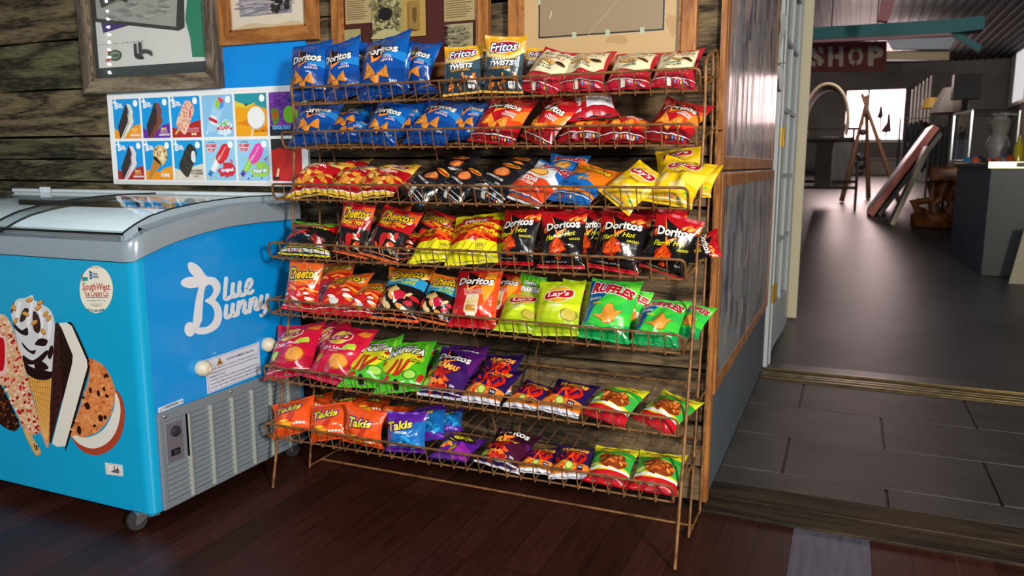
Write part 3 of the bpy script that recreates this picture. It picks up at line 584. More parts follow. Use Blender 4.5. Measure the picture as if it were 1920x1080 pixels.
# ================================================================ ROOM
def woodmat(name,c1,c2,stretch,scale=3,rough=.7,bump=.4,attr=False,wave=True,line='#000000',spec=.3,plank=None):
    m=bpy.data.materials.new(name); m.use_nodes=True; nt=m.node_tree; b=nt.nodes['Principled BSDF']; L=nt.links
    tc=nt.nodes.new('ShaderNodeTexCoord'); mp=nt.nodes.new('ShaderNodeMapping'); mp.inputs['Scale'].default_value=stretch; L.new(tc.outputs['Object'],mp.inputs[0])
    n0=nt.nodes.new('ShaderNodeTexNoise'); n0.inputs['Scale'].default_value=scale*.35; n0.inputs['Detail'].default_value=3; n0.inputs['Distortion'].default_value=.6; L.new(mp.outputs[0],n0.inputs['Vector'])
    # growth rings: contour lines of a stretched noise field
    ma=nt.nodes.new('ShaderNodeMath'); ma.operation='MULTIPLY'; ma.inputs[1].default_value=26; L.new(n0.outputs[0],ma.inputs[0])
    sn=nt.nodes.new('ShaderNodeMath'); sn.operation='SINE'; L.new(ma.outputs[0],sn.inputs[0])
    n1=nt.nodes.new('ShaderNodeTexNoise'); n1.inputs['Scale'].default_value=scale*5; n1.inputs['Detail'].default_value=8; n1.inputs['Roughness'].default_value=.65; L.new(mp.outputs[0],n1.inputs['Vector'])
    ad=nt.nodes.new('ShaderNodeMath'); ad.operation='MULTIPLY_ADD'; ad.inputs[1].default_value=.16; L.new(sn.outputs[0],ad.inputs[0]); L.new(n1.outputs[0],ad.inputs[2])
    rp=nt.nodes.new('ShaderNodeValToRGB'); rp.color_ramp.elements[0].position=.3; rp.color_ramp.elements[0].color=hx(c2); rp.color_ramp.elements[1].position=.75; rp.color_ramp.elements[1].color=hx(c1); L.new(ad.outputs[0],rp.inputs[0])
    out=rp.outputs[0]
    if attr:
        a=nt.nodes.new('ShaderNodeAttribute'); a.attribute_name='Col'; mx=nt.nodes.new('ShaderNodeMix'); mx.data_type='RGBA'; mx.blend_type='MULTIPLY'; mx.inputs[0].default_value=1; L.new(out,mx.inputs[6]); L.new(a.outputs['Color'],mx.inputs[7]); out=mx.outputs[2]
    L.new(out,b.inputs['Base Color']); b.inputs['Roughness'].default_value=rough; b.inputs['Specular IOR Level'].default_value=spec
    bp=nt.nodes.new('ShaderNodeBump'); bp.inputs['Strength'].default_value=bump; bp.inputs['Distance'].default_value=.003; L.new(ad.outputs[0],bp.inputs['Height']); L.new(bp.outputs[0],b.inputs['Normal'])
    MATS[name]=m; return m
BARN=woodmat('weathered_barn_wood','#8a7c64','#2b261e',(1.0,7,7),scale=3.4,attr=True,rough=.85,bump=.8)
OAK=woodmat('oak','#b97c42','#8a5428',(12,12,2),scale=2.5,rough=.4,bump=.15)
OAKH=woodmat('oak_rail','#b97c42','#8a5428',(2,12,12),scale=2.5,rough=.4,bump=.15)
GREYW=woodmat('grey_driftwood','#8a7866','#453a33',(14,14,2),scale=2.5,rough=.7,bump=.4)
GREYH=woodmat('grey_driftwood_rail','#9a8a74','#574a3e',(2,14,14),scale=2.5,rough=.7,bump=.4)
WY=2.45
rd=random.Random(11)
# plank wall
m=MB(); zs=[.012,.13,.275,.45,.62,.80,.97,1.03,1.128,1.225,1.43,1.637,1.85,2.06,2.3,2.6]
for i in range(len(zs)-1):
    z0,z1=zs[i]+.003,zs[i+1]-.003; x=-5.2+rd.uniform(0,.4)*0
    cuts=[-5.2]+sorted(rd.uniform(-4.6,-.8) for _ in range(2))+[-.372]
    if i==8: cuts=[-5.2,-3.17,-1.4,-.372]
    if i==9: cuts=[-5.2,-3.66,-1.2,-.372]
    for a,b in zip(cuts,cuts[1:]):
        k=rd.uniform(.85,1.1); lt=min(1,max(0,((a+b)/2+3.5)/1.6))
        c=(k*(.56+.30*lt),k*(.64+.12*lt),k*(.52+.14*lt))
        dy=rd.uniform(0,.006); segs=max(2,int((b-a)/.25)); n=segs+1
        xs=[a+.0015+(b-a-.003)*q/segs for q in range(n)]; e0=[z0+rd.uniform(-.002,.004) for _ in xs]; e1=[z1-rd.uniform(-.002,.005) for _ in xs]
        V=[];F=[]
        for q in range(n): V+=[(xs[q],WY+dy,e0[q]),(xs[q],WY+dy,e1[q]),(xs[q],WY+.03,e1[q]),(xs[q],WY+.03,e0[q])]
        for q in range(segs):
            for s in range(4): F.append((q*4+s,q*4+(s+1)%4,q*4+4+(s+1)%4,q*4+4+s))
        F+=[(0,1,2,3),tuple(4*segs+s for s in (3,2,1,0))]
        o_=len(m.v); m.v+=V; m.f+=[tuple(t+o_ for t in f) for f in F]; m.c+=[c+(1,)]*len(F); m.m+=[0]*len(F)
m.box((-5.2,WY+.03,0),(-.372,WY+.09,2.6),'#0c0a08')
struct(m.obj('wall_back',BARN))
m=MB().box((-5.2,-3.2,-.06),(2.6,2.41,0)); 
# laminate floor
def laminate():
    mm=bpy.data.materials.new('cherry_laminate'); mm.use_nodes=True; nt=mm.node_tree; b=nt.nodes['Principled BSDF']; L=nt.links
    tc=nt.nodes.new('ShaderNodeTexCoord'); mp=nt.nodes.new('ShaderNodeMapping'); mp.inputs['Rotation'].default_value=(0,0,R(90)); mp.inputs['Location'].default_value=(.03,.087,0); L.new(tc.outputs['Object'],mp.inputs[0])
    br=nt.nodes.new('ShaderNodeTexBrick'); br.offset=.37; br.inputs['Scale'].default_value=1; br.inputs['Brick Width'].default_value=.9; br.inputs['Row Height'].default_value=.105; br.inputs['Mortar Size'].default_value=.0012; br.inputs['Mortar Smooth'].default_value=.1
    br.inputs['Color1'].default_value=hx('#43201a'); br.inputs['Color2'].default_value=hx('#2f140d'); br.inputs['Mortar'].default_value=hx('#160a06'); L.new(mp.outputs[0],br.inputs['Vector'])
    mp2=nt.nodes.new('ShaderNodeMapping'); mp2.inputs['Scale'].default_value=(14,1.1,1); L.new(tc.outputs['Object'],mp2.inputs[0])
    n=nt.nodes.new('ShaderNodeTexNoise'); n.inputs['Scale'].default_value=5; n.inputs['Detail'].default_value=7; n.inputs['Distortion'].default_value=.7; L.new(mp2.outputs[0],n.inputs['Vector'])
    rp=nt.nodes.new('ShaderNodeMapRange'); rp.inputs[1].default_value=.3; rp.inputs[2].default_value=.7; rp.inputs[3].default_value=.68; rp.inputs[4].default_value=1.3; L.new(n.outputs[0],rp.inputs[0])
    mx=nt.nodes.new('ShaderNodeMix'); mx.data_type='RGBA'; mx.blend_type='MULTIPLY'; mx.inputs[0].default_value=1; L.new(br.outputs['Color'],mx.inputs[6]); L.new(rp.outputs[0],mx.inputs[7]); L.new(mx.outputs[2],b.inputs['Base Color'])
    b.inputs['Roughness'].default_value=.42; b.inputs['Specular IOR Level'].default_value=.35
    bp=nt.nodes.new('ShaderNodeBump'); bp.inputs['Strength'].default_value=.25; bp.inputs['Distance'].default_value=.001; L.new(br.outputs['Fac'],bp.inputs['Height']); bp.invert=True; L.new(bp.outputs[0],b.inputs['Normal']); return mm
struct(m.obj('floor',laminate()))
m=MB().box((-.092,1.6,0),(.12,2.405,.0015)); struct(m.obj('floor_pale_plank',mat('pale_laminate',col='#5c5968',rough=.3,noise_amt=.35,noise_scale=6,stretch=(10,1,1))))  # thin strip over the floor, paler and glossier than its surroundings
m=MB(); m.box((-5.2,2.41,-.06),(-.372,2.55,0)); struct(m.obj('floor_wall_edge',MATS.get('x') or mat('dark_wood',col='#1d100b',rough=.6)))
# threshold board, tiles, metal strips
STEP=woodmat('worn_threshold_wood','#42341f','#1a120b',(1.2,10,8),scale=2.5,rough=.65,bump=.6)
m=MB(); m.box((-.376,2.405,-.05),(2.6,2.52,.010)); m.box((-.376,2.523,-.05),(2.6,2.655,.012)); struct(m.obj('floor_threshold_board',STEP,bevel=.004))
m=MB(); rows=[(2.658,2.815,[.178,1.0]),(2.82,3.225,[-.160,.52,1.2]),(3.23,3.645,[.187,.87]),(3.65,4.095,[-.15,.555,1.3])]
m.box((-.376,2.655,-.05),(2.6,4.13,.004),'#241c16')
for (y0,y1,cs) in rows:
    xs=[-.376]+cs+[2.6]
    for a,b in zip(xs,xs[1:]):
        k=rd.uniform(.85,1.1); c=tuple(x*k for x in hx('#4a4543')[:3]); m.box((a+.004,y0+.003,0),(b-.004,y1-.003,.009),c)
struct(m.obj('floor_tiles',mat('grey_slate_tile',rough=.5,attr=True,noise_amt=.35,noise_scale=5,bump=.2,bump_scale=30,spec=.3),bevel=.002))
m=MB(); 
for y in (4.11,4.16,4.20,4.30): m.box((-.37,y,0),(2.6,y+.018,.018))
m.box((-.37,4.10,0),(2.6,4.33,.008)); struct(m.obj('trim_1',mat('worn_brass_strip',col='#6a5b3e',rough=.35,metal=.85,noise_amt=.4,noise_scale=20),bevel=.003))
# partition in depth, painted grey, with its batten
m=MB().box((-.50,2.485,0),(-.374,4.34,2.6)); struct(m.obj('wall_partition',mat('grey_paint',col='#525b64',rough=.6,noise_amt=.15,noise_scale=3)))
m=MB().box((-.377,2.435,.02),(-.362,2.47,.50)); m.box((-.378,2.432,.50),(-.361,2.47,1.2)); m.box((-.377,2.435,1.205),(-.361,2.47,2.6)); struct(m.obj('trim_2',OAK))
# main room walls outside the frame
m=MB().box((-5.3,-3.2,0),(-5.2,2.5,2.6)); struct(m.obj('wall_left',mat('plaster',col='#8f8a80',rough=.8)))
# shop floor ramp
SL=.075
def rz(y): return SL*(y-4.5) if y>4.5 else 0
def ramp(px,py):
    d=ray(px,py); t=(CAMH+SL*4.5)/(SL*d.y-d.z); return C0+d*t
m=MB(); m.add([(-3,4.33,0),(2.7,4.33,0),(2.7,4.5,0),(-3,4.5,0)],[(0,1,2,3)]); m.add([(-3,4.5,0),(2.7,4.5,0),(2.7,17.6,rz(17.6)),(-3,17.6,rz(17.6))],[(0,1,2,3)])
fm=mat('worn_concrete',col='#4b4848',rough=.42,noise_amt=.5,noise_scale=1.6,bump=.35,bump_scale=7,spec=.5,bdist=.004)
struct(m.obj('floor_shop',fm))
SY=17.3
wp=mat('shop_wall_paint',col='#6b645f',rough=.8,noise_amt=.15,noise_scale=2)
# far wall with its window opening
a=at(1583,262,SY); b=at(1699,166,SY)
m=MB(); m.box((-3,SY,0),(a.x,SY+.15,4.6)); m.box((b.x,SY,0),(4.2,SY+.15,4.6)); m.box((a.x,SY,0),(b.x,SY+.15,a.z)); m.box((a.x,SY,b.z),(b.x,SY+.15,4.6)); struct(m.obj('wall_far',wp))
m=MB(); m.box((a.x,SY-.05,a.z-.06),(b.x,SY+.1,a.z)); m.box((a.x,SY+.05,b.z),(b.x,SY+.1,b.z+.04)); m.box(((a.x*.62+b.x*.38)-.02,SY+.05,a.z),((a.x*.62+b.x*.38)+.02,SY+.1,b.z)); wo=struct(m.obj('window_1',mat('white_trim',col='#cfcac2',rough=.5)))
m=MB().box((a.x-1.5,SY+.9,a.z-1.5),(b.x+1.5,SY+.95,b.z+1.5)); struct(m.obj('sky_beyond_window',mat('bright_sky',col='#000000',emit=('#ffd9d6',5.0))))
m=MB(); p=at(1585,300,SY-.3); q=at(1700,300,SY-.3); m.box((p.x,SY-.5,rz(SY-.5)+.0),(q.x,SY,at(1600,298,SY-.5).z)); m.box((p.x-.03,SY-.55,at(1600,300,SY-.5).z),(q.x+.03,SY,at(1600,296,SY-.5).z)); tag(m.obj('low_bench',mat('cream_bench',col='#7f736a',rough=.6)),'low cream bench under the bright window at the far end of the shop','bench')
# shop right wall, slanted with the room's perspective, with windows
m=MB(); X0=2.62
def wallx(px): 
    # y where the vertical plane x=X0 meets the image column px
    d=ray(px,300); return d.y*X0/d.x
m.box((X0,4.3,0),(X0+.15,SY,4.6)); struct(m.obj('wall_right',mat('shop_side_paint',col='#5a5249',rough=.8,noise_amt=.2,noise_scale=2)))
def wopen(n,px0,px1,pyt,pyb,glow):
    y1,y0=wallx(px0),wallx(px1); zt=atx((px0+px1)/2,pyt,X0).z; zb=atx((px0+px1)/2,pyb,X0).z
    m=MB(); m.box((X0-.04,y0,zb),(X0,y1,zt)); f=struct(m.obj('window_%d'%n,mat('white_trim')))
    m=MB(); w=(y1-y0); m.box((X0-.05,y0+w*.12,zb+.06),(X0-.041,y1-w*.3,zt-.06)); tag(m.obj('window_pane',mat('daylit_pane',col='#222222',emit=('#f4eef0',glow)),f))
wopen(2,1884,1916,78,200,.75); wopen(3,1806,1836,123,162,.6); wopen(4,1759,1776,157,178,.6)
# poster by the windows
y1,y0=wallx(1843),wallx(1872); m=MB(); m.box((X0-.03,y0,atx(1857,198,X0).z),(X0-.012,y1,atx(1857,95,X0).z),'#6e655c'); m.box((X0-.032,y0+.08,atx(1857,190,X0).z),(X0-.03,y1-.08,atx(1857,150,X0).z),'#b06a58'); m.box((X0-.034,y0+.2,atx(1857,188,X0).z),(X0-.032,y0+.32,atx(1857,163,X0).z),'#2a1a18')
tag(m.obj('wall_poster',mat('poster_print',rough=.6,attr=True)),'tall salmon and grey poster between the two right windows of the shop','poster')
# ceiling and beams
m=MB(); 
for i in range(60):
    x=-3+i*.12; m.box((x,4.3,3.05),(x+.06,SY,3.08)); m.box((x+.06,4.3,3.07),(x+.12,SY,3.10))
struct(m.obj('ceiling',mat('dark_corrugated_roof',col='#171413',rough=.6)))
def bm_(nm,pts,Y,dep,colr,label,rough=.6):
    P=[at(x,y,Y) for x,y in pts]; m=MB().prism(P,(0,dep,0)); o=m.obj(nm,mat(colr[0],col=colr[1],rough=rough)); return struct(o)
bm_('ceiling_beam_teal',[(1515,52),(1515,74),(1780,62),(1846,54),(1847,29),(1780,36)],8.5,.25,('teal_paint','#0f6464'),'')
bm_('ceiling_beam_brace',[(1780,62),(1836,97),(1842,86),(1800,62)],8.6,.1,('teal_paint','#0f6464'),'')
bm_('ceiling_beam_pink',[(1652,0),(1646,38),(1664,40),(1678,0)],7.5,.1,('dusty_red_paint','#8a4a4c'),'')
bm_('ceiling_beam_yellow',[(1660,96),(1660,112),(1780,112),(1780,92)],13,.15,('ochre_paint','#5a4a22'),'')
bm_('ceiling_panel',[(1660,70),(1674,92),(1780,92),(1800,62)],12.8,.1,('pale_roof_panel','#4c5258'),'')
bm_('ceiling_strip_pink',[(1515,75),(1515,80),(1640,75),(1790,66),(1780,62)],8.45,.05,('rose_strip','#9a6a6e'),'')
# ================================================================ WIRE RACK
def rustmat():
    m=mat('brown_enamel_wire',col='#96693e',rough=.5,metal=.15,noise_amt=.45,noise_scale=35,col2='#5e3d22',spec=.35); return m
WIRE=rustmat()
XL,XR=-1.755,-.375
RAIL={1:((548,165),(1310,128)),2:((530,248),(1302,232)),3:((512,345),(1287,352)),4:((505,455),(1282,487)),5:((503,560),(1277,628)),6:((497,685),(1268,785)),7:((500,793),(1258,910))}
SHELF={}; RIM={}
for k,(l,r) in RAIL.items():
    a=atx(*l,XL); b=atx(*r,XR-.012); RIM[k]=(a,b); SHELF[k]=((a.y+.012,a.z-.051),(b.y+.022,b.z-.056))
rack=empty('wire_display_rack',(-1.06,2.2,0),'tall brown wire rack with seven sloping shelves of chip bags','rack')
def side(x,name):
    m=MB(); m.tube([(x,2.0,.006),(x,2.085,.39),(x,2.145,.68),(x,2.20,1.26),(x,2.185,1.385),(x,2.37,1.432),(x,2.41,1.27),(x,2.44,.62),(x,2.385,.006)],.0047,8,fillet=.035)
    m.tube([(x,2.2,.006),(x,2.25,.33),(x,2.30,.65),(x,2.335,1.2),(x,2.30,1.413)],.0038,8)
    m.tube([(x,2.2,.012),(x,2.387,.012)],.0034,6)
    m.obj(name,WIRE,rack,smooth=True)
side(-.375,'side_frame'); side(-1.755,'side_frame')
m=MB(); m.tube([(-1.755,2.27,.012),(-.375,2.27,.012)],.004,8); m.obj('foot_rail',WIRE,rack,smooth=True)
m=MB(); m.tube([(-1.385,2.40,1.43),(-1.06,2.395,.03)],.0032,6); m.tube([(-.73,2.40,1.43),(-1.04,2.395,.03)],.0032,6); m.obj('rear_brace',WIRE,rack,smooth=True)
for k in range(1,8):
    (yl,zl),(yr,zr)=SHELF[k]; ra,rb=RIM[k]; m=MB(); XE=XR-.012
    # floor frame
    m.tube([(XL,yl,zl),(XE,yr,zr)],.0032,8); m.tube([(XL,2.37,zl+.055),(XE,2.37,zr+.055)],.003,6)
    m.tube([(XL,2.2,zl+.055*(2.2-yl)/(2.37-yl)-.003),(XE,2.2,zr+.055*(2.2-yr)/(2.37-yr)-.003)],.0026,6)
    for x,y,z in ((XL,yl,zl),(XE,yr,zr)): m.tube([(x,y,z),(x,2.37,z+.055)],.003,6)
    m.tube([(XE,yr+.02,zr+.003),(-.36,2.30,zr+.055)],.003,6)
    n=31
    for i in range(1,n):
        t=i/n; x=XL+(XE-XL)*t; y=yl+(yr-yl)*t; z=zl+(zr-zl)*t; m.tube([(x,y+.001,z-.008),(x,y+.006,z+.002),(x,2.37,z+.058)],.0017,5)
    sh=m.obj('wire_shelf',WIRE,rack,smooth=True)
    m=MB()
    m.tube([(XL+.02,yl+.13,zl+.012),(XL-.004,yl-.004,zl+.0),(ra.x-.004,ra.y-.004,ra.z),(rb.x+.004,rb.y-.004,rb.z),(XE+.004,yr-.004,zr-.004),(XE-.004,yr+.05,zr+.004)],.0037,8,fillet=.018)
    m.tube([(ra.x,ra.y,ra.z-.001),(ra.x+.0,ra.y+.10,ra.z-.002),(ra.x+.002,yl+.1,zl+.02)],.003,6,fillet=.02)
    for i in range(1,n):
        t=i/n; p=ra.lerp(rb,t); x=XL+(XE-XL)*t; y=yl+(yr-yl)*t; z=zl+(zr-zl)*t; m.tube([(p.x,p.y-.004,p.z+.001),(x,y-.004,z-.006)],.0020,5)
    fr=m.obj('front_rail',WIRE,None,smooth=True); fr.parent=sh; fr.matrix_parent_inverse=(rack.matrix_basis@sh.matrix_parent_inverse).inverted()
# ================================================================ BAGS
g_c='blue ranch tortilla chip bags'; g_n='red cheese tortilla chip bags'; g_mv='cream and red kettle chip bags'; g_f='red and yellow corn chip bags'; g_t='orange and grey twisted corn snack bags'
B=bag
# shelf 1
B('cool',1,668,.17,688,82,60,'blue tortilla chip bag hidden behind the second and third blue bags of the top shelf',g_c)
B('cool',1,772,.13,797,80,66,'blue tortilla chip bag set back on the top shelf, right of the tallest blue bag',g_c,yaw=-6,bend=.5)
B('cool',1,741,.09,748,82,52,'blue tortilla chip bag peeking out behind the tallest blue bag on the top shelf',g_c)
B('cool',1,578,.0,583,83,80,'blue tortilla chip bag standing at the left end of the top shelf',g_c,yaw=4)
B('cool',1,645,.01,639,80,72,'blue tortilla chip bag, second from the left on the top shelf',g_c,yaw=-5,seed=58)
B('cool',1,714,.0,726,70,92,'tallest blue tortilla chip bag with pointed corners, third on the top shelf',g_c,yaw=-3,crumple=1.3,seed=91)
B('cool',1,800,.05,806,176,66,'blue chip bag lying flat on the top shelf under the gap before the orange bags',g_c,yaw=10,T=.12)
B('twist',1,893,.08,908,92,60,'orange corn twist bag half hidden between the two front orange and grey bags',g_t)
B('twist',1,866,.0,870,88,76,'orange and grey corn twist bag, shorter left one on the top shelf',g_t,yaw=8)
B('twist',1,942,.0,949,70,80,'orange and grey corn twist bag, taller right one on the top shelf',g_t,yaw=2)
B('twist',1,1000,.14,1012,92,50,'orange bag end showing behind the first cream kettle chip bag',g_t)
B('mv',1,1003,.0,1036,96,90,'cream kettle chip bag of sea salt crisps, leftmost and tilted, on the top shelf',g_mv,turn=-14)
B('mv',1,1084,.0,1120,98,96,'cream kettle chip bag with red top edge, second of four on the top shelf',g_mv,turn=6)
B('mv',1,1172,.0,1212,99,92,'cream kettle chip bag, third of four on the top shelf',g_mv,turn=8)
B('mv',1,1258,.0,1292,96,92,'cream kettle chip bag at the right end of the top shelf',g_mv,turn=8)
# shelf 2
B('cool',2,650,.13,664,202,74,'blue chip bag in shadow behind the two left blue bags of the second shelf',g_c)
B('cool',2,640,.02,668,232,64,'blue chip bag slumped low between the two left blue bags of the second shelf',g_c,T=.12,turn=-15)
B('cool',2,578,.0,606,194,80,'blue tortilla chip bag at the left end of the second shelf',g_c,yaw=3)
B('cool',2,757,.09,770,196,60,'blue chip bag behind the third and fourth blue bags of the second shelf',g_c)
B('cool',2,706,.0,743,193,76,'blue tortilla chip bag leaning right, second in front on the second shelf',g_c,yaw=5)
B('cool',2,868,.05,892,193,76,'blue tortilla chip bag tucked against the first red bag of the second shelf',g_c)
B('cool',2,794,.0,833,190,92,'wide blue tortilla chip bag tilted in the middle of the second shelf',g_c,turn=-8)
B('nacho',2,1040,.13,1050,186,70,'red chip bag in shadow behind the two left red bags of the second shelf',g_n)
B('nacho',2,919,.0,965,184,96,'largest red tortilla chip bag beside the blue ones on the second shelf',g_n,yaw=4)
B('nacho',2,1002,.0,1050,186,66,'narrow red tortilla chip bag turned sideways on the second shelf',g_n,yaw=-20,turn=-12)
B('nacho',2,1085,.02,1108,222,90,'red chip bag lying low in the middle of the second shelf, under the overturned one',g_n,T=.17)
B('nacho',2,1160,.0,1185,224,92,'red chip bag lying low, left of the last red bag on the second shelf',g_n,T=.17)
B('nachoback',2,1112,.03,1122,176,96,'overturned red chip bag showing its white nutrition panel, on top of two flat red bags',g_n,lift=.062,turn=8)
B('nacho',2,1243,.0,1282,192,100,'red tortilla chip bag at the right end of the second shelf',g_n,turn=-6)
# shelf 3
B('fritos',3,640,.12,655,302,80,'corn chip bag in shadow behind the left two of the third shelf',g_f)
B('fritos',3,728,.12,745,310,70,'corn chip bag in shadow behind the third corn chip bag of the third shelf',g_f)
B('fritos',3,572,.0,601,305,78,'red and yellow corn chip bag at the left end of the third shelf',g_f,crumple=1.7,turn=-8)
B('fritos',3,635,.0,678,312,82,'red and yellow corn chip bag, second on the third shelf',g_f,turn=-10)
B('fritos',3,695,.0,733,313,84,'red and yellow corn chip bag beside the black bags on the third shelf',g_f,turn=-8)
g_b='black barbecue potato chip bags'
B('bbq',3,845,.12,868,291,70,'black chip bag at the back of the third shelf behind the first two black ones',g_b)
B('bbq',3,950,.12,985,292,70,'black chip bag at the back of the third shelf behind the front right black one',g_b)
B('bbq',3,766,.0,822,308,72,'black potato chip bag leaning beside the corn chips on the third shelf',g_b,turn=-22)
B('bbq',3,832,.0,880,310,72,'black potato chip bag, middle one in front on the third shelf',g_b,turn=-20)
B('bbq',3,903,.0,954,302,84,'black potato chip bag nearest the white cheddar bag on the third shelf',g_b,turn=-12)
B('blueruf',3,1046,.12,1070,292,76,'blue ridged chip bag at the back of shelf three, behind the blue and orange puffs',None)
B('cheddar',3,972,.0,1028,308,94,'white and orange cheddar chip bag on the third shelf',None,turn=-12)
B('puffs',3,1062,.0,1108,312,98,'orange and blue cheese puff bag on the third shelf',None,turn=-12)
g_y='plain yellow potato chip bags'
B('classic',3,1272,.16,1273,279,94,'yellow potato chip bag standing tall behind the front yellow bag of the third shelf',g_y)
B('classic',3,1300,.10,1325,315,60,'yellow potato chip bag squeezed behind at the right end of the third shelf',g_y,yaw=-20)
B('classic',3,1150,.0,1203,308,84,'yellow potato chip bag leaning right beside the orange puffs on the third shelf',g_y,turn=-16)
B('classic',3,1248,.0,1284,301,104,'yellow potato chip bag in front at the right end of the third shelf',g_y,turn=-6)
# shelf 4
g_h='black and red hot puffed corn bags'; g_d='black and red hot tortilla chip bags'; g_fr='yellow hot fries bags'
B('munch',4,568,.0,594,418,96,'squat black and red snack bag with green lettering, far left on the fourth shelf',None,turn=-4,Lmax=.135)
B('fhc',4,712,.09,735,388,76,'black and red hot corn snack bag just behind the third bag of the fourth shelf',g_h)
B('fhc',4,780,.12,812,396,66,'black and red hot corn snack bag in shadow behind the yellow fries',g_h,turn=-14)
B('fhc',4,655,.02,674,383,64,'narrow black and red hot corn snack bag, second on the fourth shelf',g_h)
B('fhc',4,708,.0,745,393,80,'black and red hot corn snack bag, third on the fourth shelf',g_h,turn=-8)
B('fhc',4,742,-.0,762,437,74,'small black and red hot corn snack bag lying in front of the yellow fries',g_h,turn=-10)
B('chfries',4,900,.10,925,402,80,'yellow fries bag hidden behind the taller front yellow one on the fourth shelf',g_fr)
B('chfries',4,812,.0,836,422,92,'yellow hot fries bag, lower left one on the fourth shelf',g_fr)
B('chfries',4,882,.0,902,402,98,'yellow hot fries bag, taller right one on the fourth shelf',g_fr)
B('fhn',4,1100,.09,1115,396,66,'black tortilla chip bag seen between the second and third big ones of the fourth shelf',g_d)
B('fhn',4,1188,.14,1208,388,66,'red top of a tortilla chip bag behind the third black one of the fourth shelf',g_d)
B('fhn',4,1235,.12,1252,393,80,'red top of a tortilla chip bag behind the last black one of the fourth shelf',g_d)
B('fhn',4,1030,.13,1050,390,70,'red top of a tortilla chip bag behind the second black one of the fourth shelf',g_d)
B('fhn',4,1276,.18,1336,430,50,'black chip bag lying over the right end of the fourth shelf',g_d,yaw=-25,turn=-25)
B('fhn',4,962,.01,982,395,72,'black and red tortilla chip bag, leftmost of the big four on the fourth shelf',g_d,yaw=-15)
B('fhn',4,1051,.0,1059,398,90,'black and red tortilla chip bag, second of the big four on the fourth shelf',g_d,yaw=4)
B('fhn',4,1148,.0,1170,399,98,'black and red tortilla chip bag, third of the big four on the fourth shelf',g_d,turn=-4)
B('fhn',4,1240,.0,1268,405,92,'black and red tortilla chip bag, rightmost of the big four on the fourth shelf',g_d,turn=-4)
# shelf 5
g_o='orange crunchy corn snack bags'; g_p='orange, blue and black hot puff bags'; g_ta='red hot sauce tortilla chip bags'; g_l='lime green potato chip bags'; g_r='green ridged potato chip bags'
B('crunchy',5,620,.12,634,492,66,'orange corn snack bag in shadow behind the left two of the fifth shelf',g_o)
B('crunchy',5,563,.0,574,492,68,'orange corn snack bag standing at the left end of the fifth shelf',g_o,yaw=6)
B('crunchy',5,624,.0,650,516,80,'orange corn snack bag, second on the fifth shelf',g_o,turn=-6)
B('crunchy',5,672,.0,696,532,66,'small orange corn snack bag, third on the fifth shelf',g_o,turn=-8)
B('fhpuffs',5,737,.0,763,505,88,'orange, blue and black puff bag, left one on the fifth shelf',g_p,turn=-6)
B('fhpuffs',5,808,.01,834,518,76,'orange, blue and black puff bag, right one on the fifth shelf',g_p,turn=-8)
B('tapatio',5,932,.09,955,515,66,'red tortilla chip bag behind the front red one on the fifth shelf',g_ta,yaw=-10)
B('dina',5,985,.14,1000,518,50,'bright green chip bag at the back of shelf five, between red and lime bags',None)
B('tapatio',5,884,.0,900,508,90,'red tortilla chip bag with a sauce bottle label, in front on the fifth shelf',g_ta,yaw=3)
B('limon',5,1078,.12,1085,528,60,'lime green chip bag hidden behind the taller lime green one of the fifth shelf',g_l)
B('limon',5,963,.0,990,549,80,'lime green potato chip bag, shorter left one on the fifth shelf',g_l)
B('limon',5,1040,.0,1055,529,90,'lime green potato chip bag, taller right one on the fifth shelf',g_l)
B('ruffles',5,1180,.10,1195,545,60,'green ridged chip bag behind, between the two front ridged bags of the fifth shelf',g_r)
B('ruffles',5,1280,.08,1302,572,60,'green ridged chip bag, far right of shelf five, behind the last front one',g_r,yaw=-18,turn=-10)
B('ruffles',5,1128,.0,1150,527,102,'tall green and blue ridged chip bag on the fifth shelf beside the lime green ones',g_r,turn=-3)
B('ruffles',5,1224,.0,1244,562,96,'green and blue ridged chip bag, lower right front one on the fifth shelf',g_r,turn=-3)
# shelf 6
g_ch='pink red lime chili chip bags'; g_dn='bright green rolled chip bags'; g_fl='purple hot tortilla chip bags'; g_tu='dark purple twisted hot snack bags'; g_cc='yellow, green and red pork rind style snack bags'
B('chile',6,640,.11,618,606,74,'pink red chip bag hidden behind the front two of the sixth shelf',g_ch)
B('chile',6,538,.0,563,610,84,'pink red lime chili chip bag at the left end of the sixth shelf',g_ch,turn=-2)
B('chile',6,612,.0,652,614,88,'pink red lime chili chip bag, second on the sixth shelf',g_ch,turn=-8)
B('dina',6,770,.12,800,644,76,'bright green chip bag behind the two front green ones of the sixth shelf',g_dn)
B('dina',6,682,.0,712,638,90,'bright green rolled chip bag, left one in front on the sixth shelf',g_dn)
B('dina',6,748,.0,768,642,94,'bright green rolled chip bag, right one in front on the sixth shelf',g_dn)
B('flamas',6,850,.10,880,650,76,'purple chip bag behind the front purple one of the sixth shelf',g_fl)
B('flamas',6,820,.0,858,656,88,'purple tortilla chip bag in front, right of the green bags on the sixth shelf',g_fl,turn=-6)
B('turbos',6,920,.08,948,666,74,'dark purple snack bag behind the front twisted snack bag of the sixth shelf',g_tu)
B('turbos',6,896,.0,934,690,84,'dark purple twisted snack bag, leftmost and tallest of three on the sixth shelf',g_tu,turn=-6)
B('turbos',6,972,.0,1003,718,70,'dark purple twisted snack bag, middle of three on the sixth shelf',g_tu,turn=-10)
B('turbos',6,1042,.0,1072,716,86,'dark purple twisted snack bag, rightmost of three on the sixth shelf',g_tu,turn=-8)
B('chich',6,1128,.0,1163,724,90,'yellow, green and red snack bag, left one on the sixth shelf',g_cc,turn=-8)
